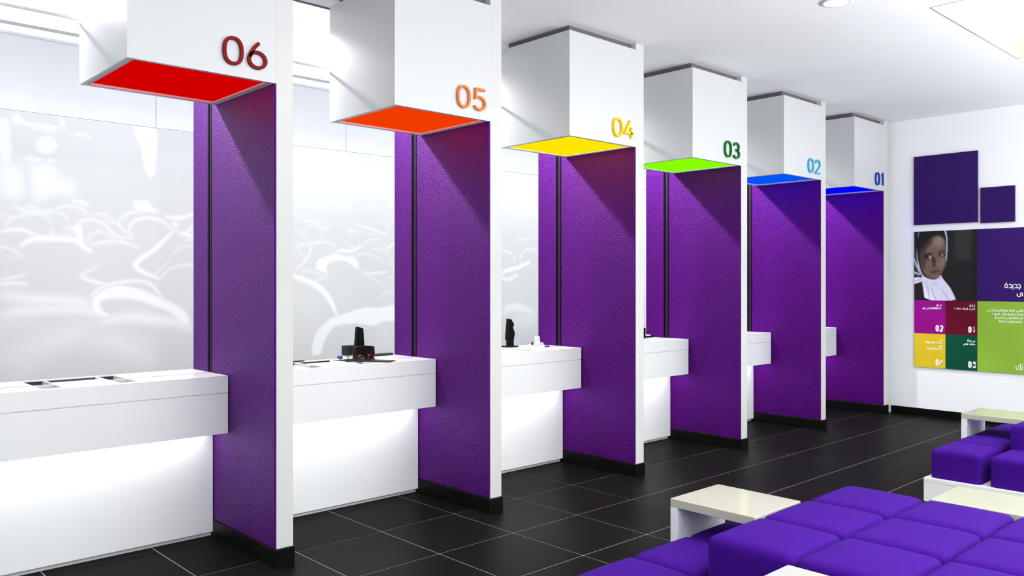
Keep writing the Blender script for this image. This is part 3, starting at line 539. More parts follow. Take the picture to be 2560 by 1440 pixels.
PORTRAIT = json.loads('''[[[[0.646,-0.022],[0.978,-0.015],[0.978,0.412],[0.707,0.45],[0.646,0.346]],[46,44,42],4,0.9],[[[0.908,-0.016],[1.009,-0.014],[1.009,1.012],[0.908,1.014]],[14,12,10],3,0.8],[[[0.536,0.12],[0.533,0.135],[0.524,0.141],[0.515,0.135],[0.512,0.12],[0.515,0.105],[0.524,0.099],[0.533,0.105]],[66,56,50],1,0.45],[[[0.536,0.193],[0.533,0.207],[0.524,0.213],[0.515,0.207],[0.512,0.192],[0.515,0.177],[0.524,0.171],[0.533,0.178]],[66,56,50],1,0.45],[[[0.536,0.265],[0.533,0.28],[0.524,0.286],[0.515,0.279],[0.512,0.265],[0.515,0.25],[0.524,0.244],[0.533,0.25]],[66,56,50],1,0.45],[[[0.536,0.353],[0.533,0.368],[0.524,0.374],[0.515,0.368],[0.512,0.353],[0.515,0.338],[0.524,0.332],[0.533,0.339]],[66,56,50],1,0.45],[[[0.536,0.418],[0.533,0.432],[0.524,0.439],[0.515,0.432],[0.512,0.418],[0.515,0.403],[0.524,0.397],[0.533,0.403]],[66,56,50],1,0.45],[[[0.536,0.49],[0.533,0.505],[0.524,0.511],[0.515,0.505],[0.512,0.49],[0.515,0.475],[0.524,0.469],[0.533,0.475]],[66,56,50],1,0.45],[[[0.536,0.586],[0.533,0.601],[0.524,0.607],[0.515,0.601],[0.512,0.587],[0.515,0.572],[0.524,0.566],[0.533,0.572]],[66,56,50],1,0.45],[[[0.536,0.659],[0.533,0.674],[0.524,0.68],[0.515,0.674],[0.512,0.659],[0.515,0.644],[0.524,0.638],[0.533,0.644]],[66,56,50],1,0.45],[[[0.536,0.723],[0.533,0.738],[0.524,0.744],[0.515,0.738],[0.512,0.723],[0.515,0.709],[0.524,0.702],[0.533,0.708]],[66,56,50],1,0.45],[[[0.576,0.121],[0.572,0.136],[0.563,0.142],[0.555,0.135],[0.551,0.12],[0.555,0.106],[0.563,0.1],[0.572,0.106]],[66,56,50],1,0.45],[[[0.576,0.193],[0.572,0.208],[0.563,0.214],[0.555,0.208],[0.551,0.193],[0.555,0.178],[0.563,0.172],[0.572,0.178]],[66,56,50],1,0.45],[[[0.576,0.265],[0.572,0.28],[0.563,0.286],[0.555,0.28],[0.551,0.265],[0.555,0.25],[0.563,0.244],[0.572,0.251]],[66,56,50],1,0.45],[[[0.576,0.354],[0.572,0.368],[0.563,0.374],[0.555,0.368],[0.551,0.353],[0.555,0.339],[0.563,0.333],[0.572,0.339]],[66,56,50],1,0.45],[[[0.576,0.418],[0.572,0.433],[0.563,0.439],[0.555,0.433],[0.551,0.418],[0.555,0.403],[0.563,0.397],[0.572,0.403]],[66,56,50],1,0.45],[[[0.576,0.49],[0.572,0.505],[0.563,0.511],[0.555,0.505],[0.551,0.49],[0.555,0.475],[0.563,0.469],[0.572,0.475]],[66,56,50],1,0.45],[[[0.576,0.586],[0.572,0.601],[0.563,0.607],[0.555,0.601],[0.551,0.586],[0.555,0.572],[0.563,0.566],[0.572,0.572]],[66,56,50],1,0.45],[[[0.576,0.659],[0.572,0.673],[0.563,0.68],[0.555,0.674],[0.551,0.659],[0.555,0.644],[0.563,0.638],[0.572,0.644]],[66,56,50],1,0.45],[[[0.576,0.723],[0.572,0.738],[0.563,0.744],[0.555,0.738],[0.551,0.723],[0.555,0.708],[0.563,0.702],[0.572,0.708]],[66,56,50],1,0.45],[[[0.615,0.122],[0.611,0.136],[0.603,0.142],[0.594,0.136],[0.59,0.121],[0.594,0.106],[0.603,0.1],[0.611,0.107]],[66,56,50],1,0.45],[[[0.615,0.194],[0.611,0.208],[0.603,0.214],[0.594,0.208],[0.59,0.193],[0.594,0.179],[0.603,0.173],[0.611,0.179]],[66,56,50],1,0.45],[[[0.615,0.266],[0.611,0.28],[0.603,0.286],[0.594,0.28],[0.59,0.265],[0.594,0.251],[0.603,0.245],[0.611,0.251]],[66,56,50],1,0.45],[[[0.615,0.354],[0.611,0.369],[0.603,0.375],[0.594,0.369],[0.59,0.354],[0.594,0.339],[0.603,0.333],[0.611,0.339]],[66,56,50],1,0.45],[[[0.615,0.418],[0.611,0.433],[0.603,0.439],[0.594,0.433],[0.59,0.418],[0.594,0.403],[0.603,0.397],[0.611,0.403]],[66,56,50],1,0.45],[[[0.615,0.49],[0.611,0.505],[0.603,0.511],[0.594,0.505],[0.59,0.49],[0.594,0.475],[0.603,0.469],[0.611,0.475]],[66,56,50],1,0.45],[[[0.615,0.586],[0.611,0.601],[0.603,0.607],[0.594,0.601],[0.59,0.586],[0.594,0.572],[0.603,0.566],[0.611,0.572]],[66,56,50],1,0.45],[[[0.615,0.658],[0.611,0.673],[0.603,0.679],[0.594,0.673],[0.59,0.659],[0.594,0.644],[0.603,0.638],[0.611,0.644]],[66,56,50],1,0.45],[[[0.615,0.723],[0.611,0.737],[0.603,0.744],[0.594,0.737],[0.59,0.723],[0.594,0.708],[0.603,0.702],[0.611,0.708]],[66,56,50],1,0.45],[[[0.654,0.122],[0.651,0.137],[0.642,0.143],[0.633,0.137],[0.63,0.122],[0.633,0.107],[0.642,0.101],[0.651,0.107]],[66,56,50],1,0.45],[[[0.654,0.194],[0.651,0.209],[0.642,0.215],[0.633,0.209],[0.63,0.194],[0.633,0.179],[0.642,0.173],[0.651,0.179]],[66,56,50],1,0.45],[[[0.654,0.266],[0.651,0.281],[0.642,0.287],[0.633,0.281],[0.63,0.266],[0.633,0.251],[0.642,0.245],[0.651,0.251]],[66,56,50],1,0.45],[[[0.654,0.354],[0.651,0.369],[0.642,0.375],[0.633,0.369],[0.63,0.354],[0.633,0.339],[0.642,0.333],[0.651,0.339]],[66,56,50],1,0.45],[[[0.654,0.418],[0.651,0.433],[0.642,0.439],[0.633,0.433],[0.63,0.418],[0.633,0.403],[0.642,0.397],[0.651,0.403]],[66,56,50],1,0.45],[[[0.654,0.49],[0.651,0.505],[0.642,0.511],[0.633,0.505],[0.63,0.49],[0.633,0.475],[0.642,0.469],[0.651,0.476]],[66,56,50],1,0.45],[[[0.654,0.586],[0.651,0.601],[0.642,0.607],[0.633,0.601],[0.63,0.586],[0.633,0.572],[0.642,0.565],[0.651,0.572]],[66,56,50],1,0.45],[[[0.654,0.658],[0.651,0.673],[0.642,0.679],[0.633,0.673],[0.63,0.658],[0.633,0.644],[0.642,0.638],[0.651,0.644]],[66,56,50],1,0.45],[[[0.654,0.722],[0.651,0.737],[0.642,0.743],[0.633,0.737],[0.63,0.722],[0.633,0.708],[0.642,0.702],[0.651,0.708]],[66,56,50],1,0.45],[[[0.685,0.618],[0.681,0.632],[0.672,0.637],[0.664,0.632],[0.66,0.618],[0.664,0.605],[0.672,0.599],[0.681,0.605]],[50,42,36],1,0.5],[[[0.685,0.69],[0.681,0.704],[0.672,0.709],[0.664,0.704],[0.66,0.69],[0.664,0.677],[0.672,0.671],[0.681,0.677]],[50,42,36],1,0.5],[[[0.685,0.77],[0.681,0.784],[0.672,0.789],[0.664,0.784],[0.66,0.77],[0.664,0.757],[0.672,0.751],[0.681,0.756]],[50,42,36],1,0.5],[[[0.739,0.618],[0.735,0.632],[0.727,0.637],[0.718,0.632],[0.714,0.618],[0.718,0.605],[0.727,0.599],[0.735,0.604]],[50,42,36],1,0.5],[[[0.739,0.69],[0.735,0.703],[0.727,0.709],[0.718,0.703],[0.714,0.69],[0.718,0.676],[0.727,0.671],[0.735,0.676]],[50,42,36],1,0.5],[[[0.739,0.77],[0.735,0.783],[0.727,0.789],[0.718,0.783],[0.714,0.77],[0.718,0.756],[0.727,0.75],[0.735,0.756]],[50,42,36],1,0.5],[[[0.793,0.618],[0.789,0.631],[0.781,0.637],[0.772,0.631],[0.769,0.618],[0.772,0.604],[0.781,0.599],[0.789,0.604]],[50,42,36],1,0.5],[[[0.793,0.689],[0.789,0.703],[0.781,0.709],[0.772,0.703],[0.769,0.69],[0.772,0.676],[0.781,0.67],[0.789,0.676]],[50,42,36],1,0.5],[[[0.793,0.769],[0.789,0.783],[0.781,0.788],[0.772,0.783],[0.769,0.769],[0.772,0.756],[0.781,0.75],[0.789,0.756]],[50,42,36],1,0.5],[[[0.847,0.618],[0.844,0.631],[0.835,0.637],[0.826,0.631],[0.823,0.618],[0.826,0.604],[0.835,0.599],[0.844,0.604]],[50,42,36],1,0.5],[[[0.847,0.689],[0.844,0.703],[0.835,0.708],[0.826,0.703],[0.823,0.689],[0.826,0.676],[0.835,0.67],[0.844,0.676]],[50,42,36],1,0.5],[[[0.847,0.769],[0.844,0.782],[0.835,0.788],[0.826,0.782],[0.823,0.769],[0.826,0.755],[0.835,0.75],[0.844,0.755]],[50,42,36],1,0.5],[[[0.901,0.618],[0.898,0.631],[0.889,0.637],[0.88,0.631],[0.877,0.618],[0.88,0.604],[0.889,0.599],[0.898,0.604]],[50,42,36],1,0.5],[[[0.901,0.689],[0.898,0.702],[0.889,0.708],[0.88,0.702],[0.877,0.689],[0.88,0.675],[0.889,0.67],[0.898,0.675]],[50,42,36],1,0.5],[[[0.901,0.768],[0.898,0.782],[0.889,0.787],[0.88,0.782],[0.877,0.768],[0.88,0.755],[0.889,0.749],[0.898,0.755]],[50,42,36],1,0.5],[[[0.955,0.617],[0.952,0.631],[0.943,0.636],[0.935,0.631],[0.931,0.617],[0.935,0.604],[0.943,0.598],[0.952,0.604]],[50,42,36],1,0.5],[[[0.955,0.689],[0.952,0.702],[0.943,0.708],[0.935,0.702],[0.931,0.689],[0.935,0.675],[0.943,0.67],[0.952,0.675]],[50,42,36],1,0.5],[[[0.955,0.768],[0.952,0.781],[0.943,0.787],[0.935,0.781],[0.931,0.768],[0.935,0.754],[0.943,0.749],[0.952,0.754]],[50,42,36],1,0.5],[[[0.437,0.667],[0.498,0.699],[0.62,0.795],[0.672,0.898],[0.707,1.009],[0.603,1.011],[0.445,0.78]],[30,12,14],2,1],[[[0.0,0.752],[0.131,0.726],[0.183,1.003],[0.0,1.007]],[27,12,16],1,1],[[[-0.009,0.004],[0.096,0.002],[0.061,0.128],[0.044,0.227],[0.052,0.374],[-0.009,0.407]],[18,16,18],2,1],[[[0.087,0.002],[0.271,-0.014],[0.498,-0.009],[0.533,0.12],[0.528,0.313],[0.445,0.345],[0.114,0.391],[0.044,0.227],[0.061,0.087]],[15,13,13],1,1],[[[0.349,0.064],[0.445,0.074],[0.502,0.152],[0.522,0.281],[0.514,0.458],[0.485,0.554],[0.437,0.627],[0.376,0.688],[0.306,0.699],[0.218,0.664],[0.153,0.604],[0.112,0.505],[0.087,0.374],[0.105,0.293],[0.14,0.236],[0.21,0.163],[0.271,0.095]],[116,93,77],2,1],[[[0.489,0.16],[0.48,0.191],[0.456,0.216],[0.421,0.229],[0.382,0.229],[0.347,0.214],[0.323,0.189],[0.314,0.157],[0.323,0.125],[0.347,0.1],[0.382,0.087],[0.421,0.088],[0.456,0.102],[0.48,0.128]],[152,128,108],4,0.8],[[[0.096,0.235],[0.201,0.245],[0.183,0.342],[0.201,0.457],[0.166,0.563],[0.112,0.505],[0.087,0.374]],[66,48,40],4,0.85],[[[0.21,0.155],[0.271,0.091],[0.306,0.132],[0.201,0.253],[0.131,0.277],[0.122,0.244]],[40,30,26],3,0.8],[[[0.288,0.368],[0.336,0.376],[0.362,0.425],[0.358,0.506],[0.306,0.514],[0.288,0.457]],[44,32,27],2,0.9],[[[0.388,0.449],[0.386,0.47],[0.381,0.487],[0.373,0.497],[0.364,0.497],[0.357,0.487],[0.351,0.47],[0.349,0.449],[0.351,0.428],[0.357,0.411],[0.364,0.402],[0.373,0.402],[0.381,0.411],[0.386,0.428]],[140,116,100],2,0.7],[[[0.423,0.486],[0.42,0.494],[0.412,0.501],[0.4,0.505],[0.386,0.505],[0.374,0.501],[0.366,0.494],[0.363,0.486],[0.366,0.477],[0.374,0.47],[0.386,0.467],[0.4,0.467],[0.412,0.471],[0.42,0.477]],[150,126,112],2,0.6],[[[0.502,0.458],[0.498,0.489],[0.487,0.514],[0.472,0.528],[0.454,0.528],[0.438,0.514],[0.427,0.489],[0.424,0.457],[0.427,0.426],[0.438,0.401],[0.454,0.387],[0.472,0.387],[0.487,0.401],[0.498,0.426]],[142,118,102],4,0.8],[[[0.297,0.473],[0.292,0.494],[0.277,0.511],[0.256,0.521],[0.233,0.521],[0.212,0.511],[0.197,0.494],[0.192,0.473],[0.197,0.452],[0.212,0.435],[0.233,0.426],[0.256,0.426],[0.277,0.435],[0.292,0.452]],[124,100,84],4,0.8],[[[0.162,0.342],[0.218,0.314],[0.306,0.327],[0.31,0.34],[0.236,0.335],[0.17,0.357]],[28,20,17],1,1],[[[0.389,0.316],[0.445,0.284],[0.511,0.277],[0.511,0.297],[0.445,0.303],[0.402,0.324]],[26,18,15],1,1],[[[0.29,0.373],[0.284,0.384],[0.266,0.392],[0.241,0.397],[0.213,0.397],[0.188,0.392],[0.17,0.383],[0.164,0.373],[0.17,0.362],[0.188,0.354],[0.213,0.349],[0.241,0.349],[0.266,0.354],[0.284,0.363]],[36,26,22],1,1],[[[0.5,0.35],[0.494,0.362],[0.48,0.372],[0.459,0.378],[0.436,0.378],[0.414,0.372],[0.4,0.362],[0.395,0.349],[0.4,0.336],[0.414,0.326],[0.436,0.321],[0.459,0.321],[0.48,0.327],[0.494,0.337]],[34,25,21],1,1],[[[0.283,0.374],[0.28,0.383],[0.273,0.389],[0.263,0.393],[0.251,0.393],[0.24,0.389],[0.233,0.382],[0.231,0.374],[0.233,0.365],[0.24,0.359],[0.251,0.355],[0.263,0.355],[0.273,0.359],[0.28,0.366]],[206,210,226],1,1],[[[0.478,0.35],[0.475,0.359],[0.467,0.366],[0.456,0.37],[0.444,0.37],[0.432,0.366],[0.425,0.358],[0.422,0.349],[0.425,0.34],[0.432,0.333],[0.444,0.329],[0.456,0.329],[0.467,0.333],[0.475,0.341]],[160,162,170],1,1],[[[0.258,0.371],[0.257,0.376],[0.253,0.381],[0.249,0.383],[0.244,0.383],[0.239,0.381],[0.236,0.376],[0.235,0.371],[0.236,0.365],[0.239,0.36],[0.244,0.358],[0.249,0.358],[0.253,0.361],[0.257,0.365]],[40,38,44],0,1],[[[0.453,0.348],[0.452,0.353],[0.449,0.357],[0.445,0.36],[0.44,0.36],[0.436,0.357],[0.433,0.353],[0.432,0.348],[0.433,0.342],[0.436,0.338],[0.44,0.336],[0.445,0.336],[0.449,0.338],[0.452,0.343]],[30,28,30],0,1],[[[0.266,0.379],[0.266,0.381],[0.264,0.383],[0.262,0.384],[0.259,0.384],[0.256,0.383],[0.255,0.381],[0.254,0.379],[0.255,0.377],[0.256,0.375],[0.259,0.374],[0.262,0.374],[0.264,0.375],[0.266,0.377]],[245,245,250],0,1],[[[0.218,0.408],[0.288,0.408],[0.271,0.424],[0.218,0.42]],[90,70,58],2,0.6],[[[0.258,0.579],[0.323,0.569],[0.362,0.58],[0.431,0.559],[0.402,0.601],[0.345,0.616],[0.288,0.605]],[78,50,46],1,1],[[[0.266,0.581],[0.358,0.588],[0.428,0.564],[0.358,0.579]],[40,24,22],0,1],[[[0.395,0.601],[0.392,0.604],[0.384,0.607],[0.372,0.608],[0.358,0.609],[0.347,0.607],[0.338,0.605],[0.335,0.601],[0.338,0.598],[0.347,0.596],[0.358,0.594],[0.372,0.594],[0.384,0.596],[0.392,0.598]],[160,132,124],1,0.8],[[[0.367,0.538],[0.363,0.545],[0.354,0.551],[0.34,0.554],[0.324,0.554],[0.31,0.551],[0.3,0.545],[0.297,0.538],[0.3,0.531],[0.31,0.526],[0.324,0.522],[0.34,0.522],[0.354,0.526],[0.363,0.531]],[98,76,64],3,0.7],[[[0.41,0.655],[0.404,0.665],[0.387,0.672],[0.363,0.676],[0.336,0.676],[0.311,0.672],[0.294,0.665],[0.288,0.656],[0.294,0.647],[0.311,0.639],[0.336,0.635],[0.363,0.635],[0.387,0.639],[0.404,0.646]],[132,106,90],3,0.7],[[[0.074,0.002],[0.089,0.002],[0.063,0.087],[0.049,0.095]],[150,160,215],1,1],[[[0.044,0.235],[0.049,0.374],[0.083,0.489],[0.114,0.587],[0.144,0.636],[0.114,0.636],[0.066,0.522],[0.039,0.391],[0.033,0.267]],[228,228,244],1,1],[[[0.0,0.366],[0.061,0.505],[0.122,0.62],[0.096,0.628],[0.035,0.53],[0.0,0.448]],[190,194,225],1,1],[[[0.0,0.575],[0.044,0.587],[0.114,0.64],[0.07,0.637],[0.0,0.608]],[200,204,230],1,1],[[[0.0,0.67],[0.052,0.661],[0.135,0.665],[0.135,0.73],[0.0,0.764]],[228,228,244],1,1],[[[0.0,0.711],[0.122,0.689],[0.122,0.702],[0.0,0.735]],[160,166,205],1,0.7],[[[0.485,-0.006],[0.515,-0.005],[0.538,0.088],[0.543,0.217],[0.533,0.377],[0.514,0.482],[0.517,0.345],[0.524,0.216],[0.52,0.104]],[206,212,240],1,1],[[[0.127,0.624],[0.201,0.673],[0.306,0.703],[0.38,0.688],[0.437,0.623],[0.456,0.671],[0.524,0.747],[0.576,0.803],[0.633,0.895],[0.688,1.011],[0.175,1.003],[0.15,0.849],[0.127,0.734]],[228,228,244],1,1],[[[0.166,0.677],[0.236,0.831],[0.262,1.002],[0.245,1.002],[0.218,0.848]],[168,166,212],1,0.75],[[[0.245,0.75],[0.323,0.903],[0.367,1.004],[0.345,1.004],[0.297,0.895]],[168,166,212],1,0.75],[[[0.402,0.781],[0.524,0.924],[0.585,1.004],[0.563,1.004],[0.498,0.925]],[168,166,212],1,0.75],[[[0.297,0.749],[0.323,0.741],[0.393,0.781],[0.367,0.785]],[168,166,212],1,0.75],[[[0.393,0.708],[0.393,0.688],[0.437,0.643],[0.445,0.667]],[168,166,212],1,0.75],[[[0.437,0.732],[0.445,0.998],[0.437,0.998]],[168,166,212],1,0.75],[[[0.183,0.709],[0.218,0.75],[0.21,0.758]],[168,166,212],1,0.75]]''')
pw, ph = 150, 170
uu, vv = np.meshgrid(np.linspace(0, 1, pw), np.linspace(0, 1, ph))
img = np.zeros((ph, pw, 3)); img[:] = (22, 20, 19)
for pts, rgb, bl, al in PORTRAIT:
    q = smooth_line(pts + [pts[0]], 1)[:-1] if len(pts) > 5 else pts
    mk = poly_mask(q, uu, vv).astype(float)
    mk = blur(mk, max(1, bl), 2 if bl > 1 else 1) if bl else blur(mk, 1, 1)
    mk = (mk * al)[..., None]; img = img * (1 - mk) + np.array(rgb) * mk
cols = srgb2lin(np.clip(img, 0, 255))
pos = np.stack([np.full(uu.shape, PF - .0006), -.289 - .0008 + (Yc + .289 + .0016) * uu, zt - .0008 - (zt - zm - .0016) * vv], -1)
obj('print_sheet', print_grid('print_sheet', pw, ph, pos, cols, M['photo']), photo_back, label='photographic portrait print')
